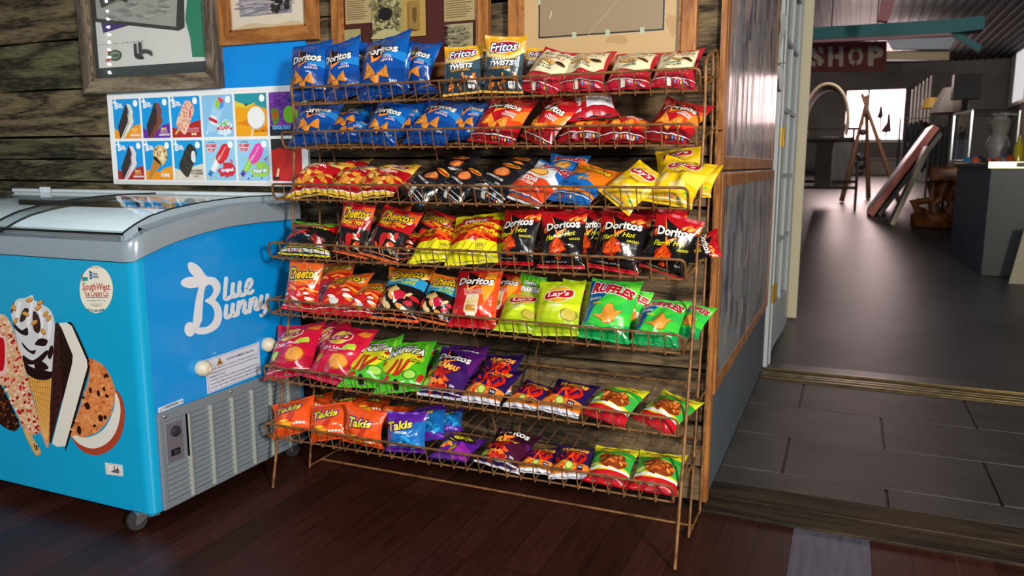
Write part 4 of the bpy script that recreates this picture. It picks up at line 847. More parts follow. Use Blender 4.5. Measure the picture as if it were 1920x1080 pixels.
B('chich',6,1222,.0,1264,740,92,'yellow, green and red snack bag at the right end of the sixth shelf',g_cc,turn=-10)
# shelf 7
g_tk='orange rolled tortilla chip bags'; g_tb='purple and blue rolled tortilla chip bags'
B('takis',7,735,.15,742,762,70,'orange bag in deep shadow behind the front purple and blue bag of the bottom shelf',g_tk)
B('takis',7,690,.15,690,752,76,'orange bag in shadow behind the third front orange bag of the bottom shelf',g_tk)
B('takis',7,646,.11,650,745,70,'orange bag in shadow behind the second front orange bag of the bottom shelf',g_tk)
B('takis',7,585,.10,584,741,72,'orange bag just behind the first two orange bags of the bottom shelf',g_tk)
B('takis',7,548,.0,552,752,76,'orange rolled chip bag at the left end of the bottom shelf',g_tk,turn=2,Lmax=.118)
B('takis',7,616,.0,620,758,76,'orange rolled chip bag, second in front on the bottom shelf',g_tk,turn=2,Lmax=.118)
B('takis',7,680,.0,686,770,76,'orange rolled chip bag, third in front, next to the purple and blue bag',g_tk,turn=2,Lmax=.118)
B('takblue',7,838,.16,842,768,54,'purple and blue bag farthest back on the bottom shelf',g_tb)
B('takblue',7,800,.09,805,762,62,'purple and blue bag just behind the front blue one of the bottom shelf',g_tb)
B('takblue',7,760,.0,763,774,78,'purple and blue rolled chip bag in front on the bottom shelf',g_tb,yaw=8,Lmax=.118)
B('takfuego',7,838,.0,858,818,76,'purple rolled chip bag slumped right of the blue one on the bottom shelf',None,turn=-14)
B('darkdor',7,930,.0,962,808,88,'dark maroon and purple tortilla chip bag on the bottom shelf',None,turn=-8)
B('turbos',7,1002,.0,1022,840,70,'dark purple twisted snack bag, left one on the bottom shelf',g_tu)
B('turbos',7,1065,.0,1082,838,76,'dark purple twisted snack bag, right one on the bottom shelf',g_tu)
B('chich',7,1135,.0,1158,840,88,'yellow, green and red snack bag, left one on the bottom shelf',g_cc)
B('chich',7,1222,.0,1244,850,94,'yellow, green and red snack bag at the right end of the bottom shelf',g_cc)
# ================================================================ ICE CREAM FREEZER
FX,FY,FB=-1.863,1.596,2.33; FL=-3.37
fz=empty('display_freezer',(-2.6,1.96,0),'bright blue chest freezer with curved glass top and ice cream pictures on its front','freezer')
bluetop=[(1.596,.829),(1.619,.842),(1.693,.863),(1.755,.877),(1.86,.894),(1.98,.905),(2.1,.908),(2.33,.908)]
trimtop=[(1.575,.884),(1.60,.898),(1.645,.917),(1.76,.941),(1.87,.957),(1.985,.968),(2.10,.972),(2.33,.972)]
def cur(T,y): return float(np.interp(y,[p[0] for p in T],[p[1] for p in T]))
cyan=mat('cyan_panel',col='#0a9fd0',rough=.25,coat=.4); blue=mat('blue_panel',col='#0092e4',rough=.3,coat=.3); trim=mat('grey_plastic_trim',col='#8b98a4',rough=.25,coat=.4); grl=mat('grey_grille',col='#78828c',rough=.45)
zb=.062; m=MB(); cr=.035
path=[(FL,FB),(FL,FY)]+[(FX-cr+cr*math.sin(a),FY+cr-cr*math.cos(a)) for a in [i*math.pi/2/6 for i in range(7)]]
V=[];F=[]
for x,y in path: V+=[(x,y,zb),(x,y,cur(bluetop,y))]
for i in range(len(path)-1): F.append((2*i,2*i+2,2*i+3,2*i+1))
m.add(V,F); m.box((FL+.002,FY+.004,zb-.006),(FX-.004,FB,zb)); m.box((FL,FB-.01,zb),(FX,FB,.905)); m.obj('body',cyan,fz,smooth=True)
m=MB(); ys=np.linspace(FY+cr,FB,24); V=[];F=[]
for y in ys: V+=[(FX,y,zb),(FX,y,cur(bluetop,y))]
for i in range(23): F.append((2*i,2*i+2,2*i+3,2*i+1))
m.add(V,F); sidep=m.obj('side_panel',blue,fz)
# trim band: follows the arc on the side, straight along the front
m=MB(); ov=.012
pth=[(FL,FB),(FL-ov,FY-ov)]+[(FX-cr+(cr+ov)*math.sin(a),FY+cr-(cr+ov)*math.cos(a)) for a in [i*math.pi/2/6 for i in range(7)]]+[(FX+ov,y) for y in np.linspace(FY+cr+.02,FB,20)]
V=[];F=[];inn=[]
for i,(x,y) in enumerate(pth):
    lo=cur(bluetop,y)-.002; hi=cur(trimtop,y); cx=min(x,FX-.07); ix=x-.045 if i>4 else x; iy=y
    if i<=8: ix=min(x,FX-.035)-(.0 if i>1 else -.04); iy=max(y,FY)+.035
    else: ix=FX-.035; iy=y
    if i==0: ix=FL+.04;iy=y
    if i==1: ix=FL+.04;iy=FY+.035
    V+=[(x,y,lo),(x,y,hi-.022),(x-.006 if i>4 else x,y+.006 if i<6 else y,hi-.006),(ix,iy,hi+.004),(ix,iy,hi-.05)]
for i in range(len(pth)-1):
    for k in range(4): F.append((5*i+k,5*i+5+k,5*i+6+k,5*i+1+k))
m.add(V,F); m.obj('trim_band',trim,fz,smooth=True)
# raised side wall of the glass lid and the gaskets
def gz(y): return float(np.interp(y,[1.60,1.64,1.70,1.78,1.90,2.02,2.12,2.26],[.905,.927,.950,.967,.981,.989,.992,.992]))
ys=np.linspace(1.60,2.26,26); LX=FX-.035; LM=-2.49
m=MB(); V=[];F=[]
for y in ys: V+=[(LX,y,cur(trimtop,y)-.03),(LX,y,gz(y)),(LX-.012,y,gz(y)),(LX-.012,y,cur(trimtop,y)-.03)]
for i in range(25):
    for k in range(4): F.append((4*i+k,4*i+4+k,4*i+4+(k+1)%4,4*i+(k+1)%4))
m.add(V,F); m.obj('lid_end_wall',mat('pale_blue_grey_plastic',col='#9db0bd',rough=.3),fz,smooth=True)
blk=mat('black_rubber',col='#14151a',rough=.5)
def lid(x0,x1,dz,nm):
    m=MB(); V=[];F=[]
    for y in ys: V+=[(x0,y,gz(y)+dz),(x1,y,gz(y)+dz),(x1,y,gz(y)+dz-.004),(x0,y,gz(y)+dz-.004)]
    for i in range(25):
        for k in range(4): F.append((4*i+k,4*i+4+k,4*i+4+(k+1)%4,4*i+(k+1)%4))
    m.add(V,F); g=m.obj(nm,glass('clear_glass_lid',(.93,.97,.97),.03,1.5),fz,smooth=True)
    g2=MB(); pts=[(x0,y,gz(y)+dz) for y in ys]; g2.tube(pts,.0035,6); g2.tube([(x1,y,gz(y)+dz) for y in ys],.0035,6); g2.tube([pts[0],(x1,ys[0],gz(ys[0])+dz)],.004,6)
    q=g2.obj('rubber_gasket',blk,None,smooth=True); q.parent=g; q.matrix_parent_inverse=fz.matrix_basis.inverted()@Matrix.Identity(4); q.matrix_parent_inverse=(fz.matrix_basis@g.matrix_parent_inverse).inverted()
lid(LM,LX-.006,.0,'sliding_glass_lid'); lid(FL+.05,LM+.06,-.010,'sliding_glass_lid')
# rear rail and liner
wht=mat('white_enamel',col='#dfe4e8',rough=.35); m=MB(); m.box((FL,2.26,.955),(FX-.002,2.335,.985)); m.box((FL,2.285,.985),(FX-.02,2.33,1.0)); m.box((-3.15,2.255,.985),(-3.11,2.28,1.01)); m.obj('rear_rail',mat('pale_grey_rail',col='#b9c2c8',rough=.35),fz,bevel=.003)
m=MB(); a,b_,c_,d_=FL+.06,FX-.06,FY+.06,FB-.06; zf=.42
m.add([(a,c_,zf),(b_,c_,zf),(b_,d_,zf),(a,d_,zf)],[(0,1,2,3)])
for (x0,y0),(x1,y1) in (((a,c_),(b_,c_)),((b_,c_),(b_,d_)),((b_,d_),(a,d_)),((a,d_),(a,c_))):
    z0,z1=cur(trimtop,y0)-.012,cur(trimtop,y1)-.012
    n=10; V=[];F=[]
    for i in range(n+1): t=i/n; y=y0+(y1-y0)*t; x=x0+(x1-x0)*t; V+=[(x,y,zf),(x,y,cur(trimtop,y)-.012)]
    for i in range(n): F.append((2*i,2*i+2,2*i+3,2*i+1))
    m.add(V,F)
V=[]
m.box((a-.03,c_-.03,cur(trimtop,c_)-.045),(b_+.03,c_+.004,cur(trimtop,c_)-.022)); m.box((a-.03,d_,.93),(b_+.03,2.29,.958))
m.obj('inner_liner',wht,fz,fixn=False)
m=MB()
wb=mat('white_wire',col='#e6eaee',rough=.35)
for k in range(6):
    x0=b_-.03-k*.235; x1=x0-.215; zt=.80 ; y0,y1=c_+.02,d_-.02
    m=MB()
    for z in (zt,zt-.08,zt-.17,zt-.26): m.tube([(x0,y0,z),(x0,y1,z),(x1,y1,z),(x1,y0,z),(x0,y0,z)],.0035 if z==zt else .0018,5)
    for i in range(8):
        t=i/7
        for (xa,ya) in ((x0+(x1-x0)*t,y0),(x0+(x1-x0)*t,y1)): m.tube([(xa,ya,zt),(xa,ya,zt-.26)],.0018,4)
    for i in range(1,14):
        y=y0+(y1-y0)*i/14; m.tube([(x0,y,zt),(x0,y,zt-.26),(x1,y,zt-.26),(x1,y,zt)],.0018,4)
    m.obj('wire_basket',wb,fz)
    # frozen goods in paper wrappers
rd=random.Random(21)
for k in range(6):
    x0=b_-.05-k*.235
    for i in range(4):
        for j in range(2):
            m=MB(); x=x0-.045-j*.095; y=c_+.08+i*.125; c=rd.choice(['#e9edf2','#dfe8f0','#cfe0ee','#f0ece4','#e8eef4']); m.box((-.04,-.05,-.012),(.04,.05,.012),c)
            o=m.obj('ice_cream_packet',mat('frosted_packet',rough=.4,attr=True),None,bevel=.006); o.location=(x,y,.66+rd.uniform(0,.02)-.5*0); o.location.z=.572; o.rotation_euler=(0,0,rd.uniform(-.1,.1))
            tag(o,'frosty white ice cream packet lying in a wire basket inside the freezer','ice cream packet','frosty packets inside the freezer baskets')
# grille
def side_box(m,y0,y1,z0,z1,d0,d1,col=None): m.box((FX+d0,y0,z0),(FX+d1,y1,z1),col)
gy0,gy1,gz0,gz1=1.632,2.295,.060,.366
m=MB(); side_box(m,gy0,gy1,gz1-.032,gz1,0,.012); side_box(m,gy0,gy1,gz0,gz0+.022,0,.012); side_box(m,gy0,gy0+.018,gz0+.022,gz1-.032,0,.012); side_box(m,gy1-.02,gy1,gz0+.022,gz1-.032,0,.012); side_box(m,gy0+.018,gy0+.105,.20,gz1-.032,0,.011)
gr=m.obj('vent_grille',grl,fz,bevel=.003)
m=MB(); n=15; side_box(m,gy0+.02,gy1-.02,gz0+.022,gz1-.032,.0003,.001,'#1d2126')  # dark backing sheet stands in for the shade between the louvres
for i in range(n):
    z=gz0+.024+i*(gz1-.056-gz0)/n; y0=gy0+.018 if z<.185 else gy0+.105; h_=(gz1-.056-gz0)/n
    m.prism([(FX+.002,y0,z+h_*.95),(FX+.002,y0,z+h_*.80),(FX+.013,y0,z+.001),(FX+.015,y0,z+h_*.22)],(0,gy1-.02-y0,0),'#79838d')
def sub(o,par,top=fz): o.parent=par; o.matrix_parent_inverse=(top.matrix_basis@par.matrix_parent_inverse).inverted(); return o
sub(m.obj('louvres',mat('grey_louvre',rough=.5,attr=True),None),gr)
m=MB()
for y in (1.737,1.83,1.925,2.02,2.115,2.21): side_box(m,y,y+.009,.07,gz1-.03,.002,.017)
side_box(m,1.737,1.742,.2,gz1-.03,.002,.018)
sub(m.obj('grille_ribs',mat('pale_rib',col='#a5ada6',rough=.5),None),gr)
m=MB()
for y,z in ((1.655,.352),(1.93,.355)): m.lathe([(0,0),(.006,0),(.006,.002),(.003,.005)],Matrix.Translation((FX+.012,y,z))@Matrix.Rotation(R(90),4,'Y'),10)
sub(m.obj('screws',mat('bright_screw',col='#c8ccd0',rough=.25,metal=1),None),gr)
m=MB(); side_box(m,1.657,1.717,.205,.325,.011,.014,'#6a6470'); side_box(m,1.668,1.702,.222,.242,.014,.0155,'#15151a'); side_box(m,1.678,1.694,.227,.238,.0155,.018,'#3a3a40')
cp=sub(m.obj('control_plate',mat('control_plastic',rough=.4,attr=True),None),gr)
M_=Matrix.Translation((FX+.014,1.688,.297))@Matrix.Rotation(R(90),4,'Y')
m=MB(); m.lathe([(.017,0),(.017,.006),(.013,.008),(.011,.014),(0,.015)],M_,18); m.obj('thermostat_knob',mat('dark_knob',col='#2c2f38',rough=.35),None).parent=None
k_=bpy.data.objects['thermostat_knob']; k_.parent=fz; k_.matrix_parent_inverse=fz.matrix_basis.inverted()
# bumpers
for y,z in ((1.818,.463),(2.125,.474)):
    M_=Matrix.Translation((FX,y,z))@Matrix.Rotation(R(90),4,'Y')
    m=MB(); m.lathe([(.024,0),(.0265,.008),(.026,.018),(.021,.029),(.013,.036),(.008,.0375),(.0075,.034),(.0,.033)],M_,28); m.obj('wall_bumper',mat('cream_plastic',col='#d6cdb8',rough=.4),fz,smooth=True)
# casters
def caster(x,y,rot):
    Mx=Matrix.Translation((x,y,0))@Matrix.Rotation(rot,4,'Z')
    m=MB(); m.box((-.03,-.03,.056),(.03,.03,.061),M=Mx)
    for s in (-1,1): m.prism([Mx@Vector((-.024,s*.015,.056)),Mx@Vector((.024,s*.015,.056)),Mx@Vector((.030,s*.015,.022)),Mx@Vector((.016,s*.015,.022))],Mx.to_3x3()@Vector((0,.002,0)))
    m.box((-.045,-.008,.03),(-.01,.008,.045),M=Mx)
    m.lathe([(.013,-.008),(.013,.0)],Mx@Matrix.Translation((0,0,.056)),16)
    c=m.obj('caster',mat('zinc',col='#a9a9ab',rough=.3,metal=.9),fz,bevel=.001)
    m=MB(); m.lathe([(.010,-.012),(.027,-.012),(.030,-.008),(.030,.008),(.027,.012),(.010,.012)],Mx@Matrix.Translation((.022,0,.030))@Matrix.Rotation(R(90),4,'X'),24)
    w=sub(m.obj('wheel',mat('grey_wheel',col='#2a2a2c',rough=.5),None,smooth=True),c)
for x,y,r in ((-1.925,1.618,-2.0),(-1.915,2.27,.3),(-3.3,1.66,.4),(-3.3,2.27,1)): caster(x,y,r)
def fpx(fn,off,mb,A,K,dl=.00012): A.flat(mb,lambda x,y:fn(x,y,K),off,dl)
# Blue Bunny mark (traced in the photo's crop frame 330,480 scale 1/6)
A=Art(); Wc='#dde3ee'
A.poly([(355,245),(320,200),(280,140),(230,95),(175,70),(143,75),(133,110),(150,170),(200,225),(270,262)],Wc,True)
A.poly([(290,235),(190,232),(110,245),(65,275),(55,305),(80,340),(150,362),(220,355),(275,335)],Wc,True)
A.poly([(275,240),(355,235),(360,330),(334,340),(318,400),(305,500),(298,640),(292,730),(256,803),(235,830),(185,770),(190,740),(205,600),(225,470),(258,345)],Wc)
A.poly(catmull([(330,235),(380,233),(440,246),(484,290),(502,345),(490,415),(440,495)],n=6)+catmull([(322,507),(335,490),(370,470),(408,425),(420,375),(404,335),(375,322),(350,322)],n=6),Wc)
A.poly(catmull([(440,495),(485,540),(514,615),(516,700),(482,790),(410,850),(320,880),(250,880),(212,865)],n=6)+catmull([(225,800),(262,802),(310,803),(360,788),(408,742),(430,680),(430,620),(400,560),(350,526),(322,507)],n=6),Wc)
A.ell(156,825,62,82,Wc)
S_=lambda P,w=46:A.stroke(P,w,Wc)
S_([(564,252),(556,350),(549,440),(552,480),(580,480),(620,455),(645,420)]); S_([(642,316),(632,400),(636,452),(670,450),(700,430),(718,400)]); S_([(718,298),(708,380),(712,432),(740,440),(775,425),(800,400)])
S_([(785,385),(822,355),(850,310),(846,268),(818,268),(795,310),(788,370),(802,412),(840,415),(864,390)],40)
S_([(567,562),(558,640),(562,688),(590,685),(625,660),(645,630)]); S_([(640,545),(630,620),(636,668),(665,665),(690,650)]); S_([(706,522),(696,600),(692,655)]); S_([(700,600),(722,540),(755,508),(772,530),(768,590),(766,625),(785,635),(815,615)])
S_([(840,492),(832,560),(826,625)]); S_([(834,570),(855,505),(885,475),(900,500),(896,560),(893,592),(915,595),(945,575)]); S_([(960,455),(950,520),(950,572),(975,575),(1005,550)]); S_([(1026,440),(1018,520),(1010,590),(990,645),(955,670)],40)
m=MB(); fpx(lambda x,y,K:atx(330+x/6,480+y/6,K),(1,0,0),m,A,FX+.0006,.00002); o=sub(m.obj('rabbit_logo',VINYL,None,fixn=False),sidep)
tag(o,'white rabbit ear lettering Blue Bunny')
def plate(par,name,cor,fn,K,off,art,th=.001,aspect=(1,1),top=None,mt=None,nudge=None):
    # flat sheet between four photo corners TL,TR,BR,BL on the plane K, artwork in 0..1
    P=[fn(x,y,K) for x,y in cor]; off=Vector(off)
    if nudge: P=[p+Vector(nudge) for p in P]
    f=lambda u,v:(P[3]*(1-u)+P[2]*u)*(1-v)+(P[0]*(1-u)+P[1]*u)*v+off*th
    m=MB(); m.prism([P[3],P[2],P[1],P[0]],off*th,'#ffffff'); 
    if art.C: m.c[0:6]=[getattr(art,'bg',hx('#ffffff'))]*6
    art.flat(m,f,off,.0001); o=m.obj(name,mt or PRINT,None,fixn=False)
    if par is not None: sub(o,par,top) if top else None
    return o
A=Art(); A.bg=hx('#cfd6ea'); A.rect(.02,.03,.98,.97,'#8a92b4'); A.rect(.028,.045,.972,.955,'#d3daee')
A.poly([(.19,.72),(.30,.72),(.245,.93)],'#1a1a1a'); A.poly([(.205,.735),(.285,.735),(.245,.89)],'#f0a81c'); A.blob(.245,.79,.016,.04,'#1a1a1a',2,n=7)
A.text('CAUTION FLAMMABLE - Risk of Fire',.62,.81,.5,.07,'#20243c',bold=.02)
for i,t in enumerate(('DANGER - Risk Of Fire Or Explosion. Flammable Refrigerant Used.','To Be Repaired Only By Trained Service Personnel. Do Not Puncture','Refrigerant Tubing.','CAUTION - Risk Of Fire Or Explosion. Flammable Refrigerant Used.','Consult Repair Manual/Owner\'s Guide Before Attempting To Install','or Service This Product. All Safety Precautions Must be Followed.')):
    w=.9 if i!=2 else .28; A.text(t,.05+w/2,.655-i*.105,w,.062,'#2c3048',bold=.008)
plate(sidep,'warning_label',[(384,675),(485.5,641),(489,700),(389,739)],atx,FX,(1,0,0),A,.0008,top=fz)
A=Art(); A.bg=hx('#d8dcea')
rr=random.Random(2)
x=.26
while x<.75: w=rr.uniform(.006,.02); A.rect(x,.28,x+w,.86,'#1a1c28'); x+=w+rr.uniform(.008,.02)
A.text('71-08',.87,.55,.16,.3,'#2a2c38'); A.text('21-11-1186',.13,.65,.18,.18,'#2a2c38'); A.text('20-73',.09,.3,.1,.18,'#2a2c38')
plate(sidep,'barcode_sticker',[(296,765.5),(343,747),(343.5,755.5),(297,775)],atx,FX,(1,0,0),A,.0006,top=fz)
bodyo=bpy.data.objects['body']
# round dealer sticker
A=Art(); K=FY
m=MB(); A.ell(611-0,0,1,1,'#ffffff')
A=Art(); A.bg=(1,1,1,1)
A.ell(.5,.5,.5,.5,'#2a8a9a'); A.ell(.5,.5,.488,.488,'#efe9d8',n=40)
A.text('SouthWest',.5,.56,.80,.15,'#b8101c',bold=.012,out='#e8d8c8',ob=.02); A.text("'Ice Cream Co.",.52,.42,.72,.13,'#b8101c',bold=.012,out='#e8d8c8',ob=.02); A.rect(.2,.335,.84,.345,'#1a1a1a')
A.text('B',.36,.79,.09,.15,'#1c5a96',bold=.03); A.text('lue',.48,.83,.12,.07,'#1c5a96',bold=.02); A.text('unny',.50,.75,.16,.07,'#1c5a96',bold=.02); A.blob(.32,.87,.03,.015,'#1c5a96',1); A.rect(.10,.68,.26,.76,'#1a9aa8'); A.stroke([(.08,.82),(.12,.66)],.02,'#c01420')
A.text('S. New Mexico & W. Texas',.52,.28,.56,.035,'#9ab0b8'); A.rect(.34,.2,.7,.206,'#555'); A.rect(.36,.175,.68,.18,'#555'); A.rect(.45,.15,.58,.155,'#555')
A.text('(575) 589-6000',.5,.085,.5,.06,'#1c6a8a',bold=.02,arch=-.03); A.text('Committed to Quality & Service',.5,.94,.5,.02,'#7a9aa8',arch=.02)
cs=[(149,497),(213,497),(213,588),(149,588)]; P=[at(x,y,FY) for x,y in cs]
m=MB(); A.flat(m,lambda u,v:(P[3]*(1-u)+P[2]*u)*(1-v)+(P[0]*(1-u)+P[1]*u)*v+Vector((0,-.0006,0)),(0,-1,0),.0001); o=sub(m.obj('dealer_sticker',PRINT,None,fixn=False),bodyo); tag(o,'round cream sticker with red SouthWest Ice Cream Co. lettering')
# ice cream pictures, traced in the crop frame 0,540 scale .3148
A=Art(); q=.3148; rr=random.Random(5)
def inpoly(x,y,P):
    c=False;n=len(P)
    for i in range(n):
        (x1,y1),(x2,y2)=P[i][:2],P[(i+1)%n][:2]
        if (y1>y)!=(y2>y) and x<(x2-x1)*(y-y1)/(y2-y1)+x1: c=not c
    return c
def fillblobs(P,cols,n,rx,ry,seed=1,jit=.3,rot=(0,180)):
    r_=random.Random(seed); xs=[p[0] for p in P]; ys_=[p[1] for p in P]; k=0
    while k<n:
        x,y=r_.uniform(min(xs),max(xs)),r_.uniform(min(ys_),max(ys_))
        if inpoly(x,y,P): A.blob(x,y,rx*r_.uniform(.6,1.2),ry*r_.uniform(.6,1.2),r_.choice(cols),seed*100+k,jit,7,r_.uniform(*rot)); k+=1
# chocolate nut bar at far left
P=[(-60,520),(-10,560),(20,600),(60,680),(110,790),(118,825),(95,850),(60,848),(20,825),(-60,760)]; A.poly(P,'#2a120c'); fillblobs(P,['#4a2212','#6a3416','#1a0a06','#8a4a1c'],90,9,6,2)
A.poly([(140,850),(165,845),(235,950),(245,985),(230,997),(205,985)],'#c89a58',True); A.poly([(146,855),(163,850),(230,952),(238,982),(226,990),(208,978)],'#dcb474',True); A.stroke([(205,930),(213,960),(225,958),(215,940),(228,945)],6,'#2a1a10')
P=[(-70,165),(-20,155),(30,162),(60,200),(85,260),(110,340),(140,430),(180,600),(225,760),(243,820),(235,862),(205,874),(170,860),(140,840),(105,760),(60,660),(20,580),(-70,540)]
A.poly(catmull(P,True),'#e6b48c'); fillblobs(P,['#f4d2ae','#e0a878','#f8e0c4','#d49870'],330,11,8,3); fillblobs(P,['#c4182c','#d8304a','#a81020'],85,11,9,4)
A.poly(catmull([(-70,270),(0,278),(38,300),(44,400),(40,500),(0,525),(-70,500)],True),'#f2c8c0'); A.poly(catmull([(-70,285),(0,292),(26,310),(32,400),(24,480),(0,495),(-70,480)],True),'#c80c20')
# cone
P=[(165,500),(316,500),(314,640),(292,948),(282,955),(270,930),(205,660),(172,560)]; A.poly(P,'#d8963c')
for k in range(13):
    A.stroke([(168+k*6,540+k*24),(300,505+k*44)],4,'#a8651e',caps=False,n=1) if 505+k*44<930 else None
for k in range(9): A.stroke([(180+k*16,505),(205+k*12,650),(262+k*3,900)],4,'#f0bc6a',caps=False,n=2)
A.poly([(232,835),(250,850),(290,930),(283,955)],'#e0a08a')
P=[(150,430),(160,500),(200,535),(250,548),(300,540),(318,510),(322,440),(240,400)]; A.poly(catmull(P,True),'#1c0e0c')
P=[(195,42),(208,75),(250,95),(300,130),(325,190),(330,300),(318,480),(270,490),(180,465),(130,400),(95,270),(68,150),(75,100),(110,65),(150,60)]
A.poly(catmull(P,True),'#d8dadf'); 
for Z in ([(196,70),(185,130),(170,200),(175,260)],[(215,85),(245,150),(250,230),(240,300)],[(120,90),(105,150),(110,220)],[(290,150),(300,220),(290,300)]): A.stroke(Z,[16,24,12],'#f2f2f4')
for Z in ([(75,150),(68,130),(90,70)],[(130,150),(150,120),(175,130),(150,190),(120,200)],[(200,140),(232,165),(245,230),(230,270),(200,240)]): A.poly(catmull(Z,True),'#3a2220')
for Z in ([(85,210),(130,250),(165,235),(168,280),(130,275),(90,240)],[(210,330),(240,300),(285,310),(270,345),(220,340)],[(130,320),(180,370),(215,370),(200,395),(150,360)],[(285,400),(300,350),(318,345),(318,390),(300,425)],[(140,400),(200,430),(280,370),(282,400),(230,450),(150,450)],[(210,440),(260,440),(290,480),(220,490)]): A.poly(catmull(Z,True),'#241010')
for x,y,r in ((85,118,70),(155,155,20),(178,72,-20),(230,118,-40),(207,206,-35),(260,260,60),(275,155,-50),(95,195,-50),(240,88,-30),(292,180,-60)): A.ell(x,y,22,13,'#8a5218',rot=r); A.ell(x,y-2,19,10,'#e0a048',rot=r)
# sandwich
A.poly([(330,215),(345,203),(365,212),(435,400),(432,440),(305,928),(297,915),(300,700)],'#3a1c1c'); 
for k in range(14):
    for t in (.0,.45,.9): 
        x=345+t*46-k*2.2; y=250+k*46+t*75
        if inpoly(x+6,y,[(340,220),(430,410),(420,440),(310,890),(305,700)]): A.ell(x,y,5,10,'#1c0c0e')
A.poly(catmull([(350,208),(400,205),(440,222),(535,430),(538,470),(405,935),(390,945)],n=3)+[(390,945)],'#24120f')
A.poly([(350,208),(400,205),(432,226),(520,430),(524,470),(392,942),(340,945),(312,925),(432,450),(436,400),(370,240)],'#e9e6da')
A.poly([(400,205),(440,222),(538,436),(540,475),(408,925),(390,945),(524,468),(520,430),(430,226)],'#24120f')
# cookie sandwich
P=[(560,428),(600,445),(670,540),(690,620),(740,690),(745,760),(720,880),(660,960),(570,995),(500,970),(450,920),(424,868),(520,560),(535,470)]
A.poly(catmull([(690,610),(730,660),(745,740),(735,840),(700,920),(640,975),(570,995),(500,975),(450,925),(424,868),(500,900),(600,880),(680,740)],True),'#b0452c'); 
A.poly(catmull([(688,620),(715,680),(718,760),(690,860),(630,930),(550,955),(470,925),(426,868),(520,890),(620,840),(680,720)],True),'#e6e2da')
P=[(540,425),(590,440),(640,490),(675,560),(688,620),(672,720),(630,810),(570,865),(510,884),(450,876),(428,862),(520,580),(538,470)]
A.poly(catmull(P,True),'#e08a50'); fillblobs(P,['#f0a468','#d47a40','#e89858','#c86a34'],150,15,9,6)
for x,y,w,h,r in ((522,702,18,22,-30),(590,628,10,22,-15),(640,520,9,16,-30),(626,526,7,16,-20),(640,642,10,14,-40),(602,775,16,20,-20),(628,772,9,14,0),(565,820,10,10,0),(472,845,13,25,-10),(540,610,9,20,-10),(622,600,8,16,-10),(498,652,9,9,0),(445,800,6,10,0)): A.blob(x,y,w,h,'#2a1414',int(x),.2,8,r)
P3=[p for p in A.V]; 
m=MB(); A.flat(m,lambda x,y:at(x*q,540+y*q,FY)+Vector((0,-.0006,0)),(0,-1,0),.0000012); o=sub(m.obj('ice_cream_print',VINYL,None,fixn=False),bodyo); tag(o,'printed ice cream bars, cone, sandwich and cookie')
A=Art(); A.bg=hx('#d8d4cf'); A.rect(.12,.15,.88,.85,'#e8e4de'); A.poly([(.3,.25),(.8,.2),(.8,.55),(.7,.7),(.55,.45),(.4,.4)],'#6a5a60'); A.rect(.5,.4,.56,.85,'#55606a'); A.rect(.7,.4,.74,.8,'#55606a')
plate(bodyo,'corner_sticker',[(197,867),(230,872),(231,893),(199,889)],at,FY,(0,-1,0),A,.0008,top=fz)
# ================================================================ MENU BOARD
BY=2.437
mbd=MB(); bx0,bx1,bz0,bz1=-2.926,-1.889,1.019,1.60
board=empty('menu_board',(-2.4,BY,1.02),'white and blue menu board with twelve ice cream cards, on the wall behind the freezer','sign')
mbd.box((bx0,BY,bz0),(bx1,BY+.012,1.398),'#f3f4f4'); mbd.box((bx0,BY,1.398),(bx1+.004,BY+.012,bz1),'#0a8fe8'); mbd.obj('panel',mat('glossy_card',rough=.3,attr=True),board)
def rcard(A,bg): A.rect(0,0,1,1,bg,.04)
def bunny(A,x=.2,y=.84): 
    A.text('B',x-.06,y,.13,.18,'#fff',bold=.04); A.ell(x-.13,y+.08,.06,.028,'#fff',rot=0,n=10); A.ell(x-.09,y+.12,.03,.055,'#fff',rot=25,n=10); A.text('lue',x+.08,y+.035,.13,.08,'#fff',bold=.04); A.text('unny',x+.10,y-.045,.18,.08,'#fff',bold=.04,)
def dotw(A): A.ell(.86,.88,.085,.085,'#fff')
def sandwich(A,dark,ice,bgc,l1,l2,l3):
    rcard(A,'#069cea'); A.poly([(0,0),(1,0),(1,.36),(.75,.32),(.5,.16),(.15,.2),(0,.26)],bgc); 
    A.poly([(.5,.88),(.14,.3),(.2,.0),(.34,.0),(.58,.42),(.56,.7)],dark); 
    A.poly([(.5,.88),(.66,.86),(.76,.68),(.72,.55),(.76,.42),(.70,.34),(.36,0),(.22,0),(.54,.42),(.54,.6),(.6,.68)],ice)
    A.stroke([(.5,.88),(.6,.66),(.54,.5),(.57,.42),(.3,.02)],.016,'#2a1612',n=2)
    bunny(A); dotw(A); A.text(l1,.78,.22,.2,.07,'#ffd87a',bold=.04); A.text(l2,.78,.15,.26,.04,'#ffd87a'); A.text(l3,.79,.08,.38,.055,'#fff',bold=.04)
def c1(A): sandwich(A,'#3c2c2e','#e6e6d8','#f39a1a','BIG','VANILLA','SANDWICH')
def c2(A): sandwich(A,'#3a2a2c','#8c4a3c','#6a2aa0','BIG','NEAPOLITAN','SANDWICH')
def c7(A): sandwich(A,'#3c2e30','#ecdfe2','#b02a24','BIG','NEAPOLITAN','SANDWICH')
def barc(A,base,cols,n,seed):
    P=[(.5,.88),(.62,.90),(.74,.82),(.8,.66),(.72,.5),(.66,.4),(.48,.1),(.36,.1),(.18,.28),(.18,.42),(.34,.66)]; A.poly(catmull(P,True),base); r_=random.Random(seed)
    for k in range(n):
        x,y=r_.uniform(.15,.8),r_.uniform(.08,.9)
        if inpoly(x,y,P): A.blob(x,y,.022,.02,r_.choice(cols),k,n=6)
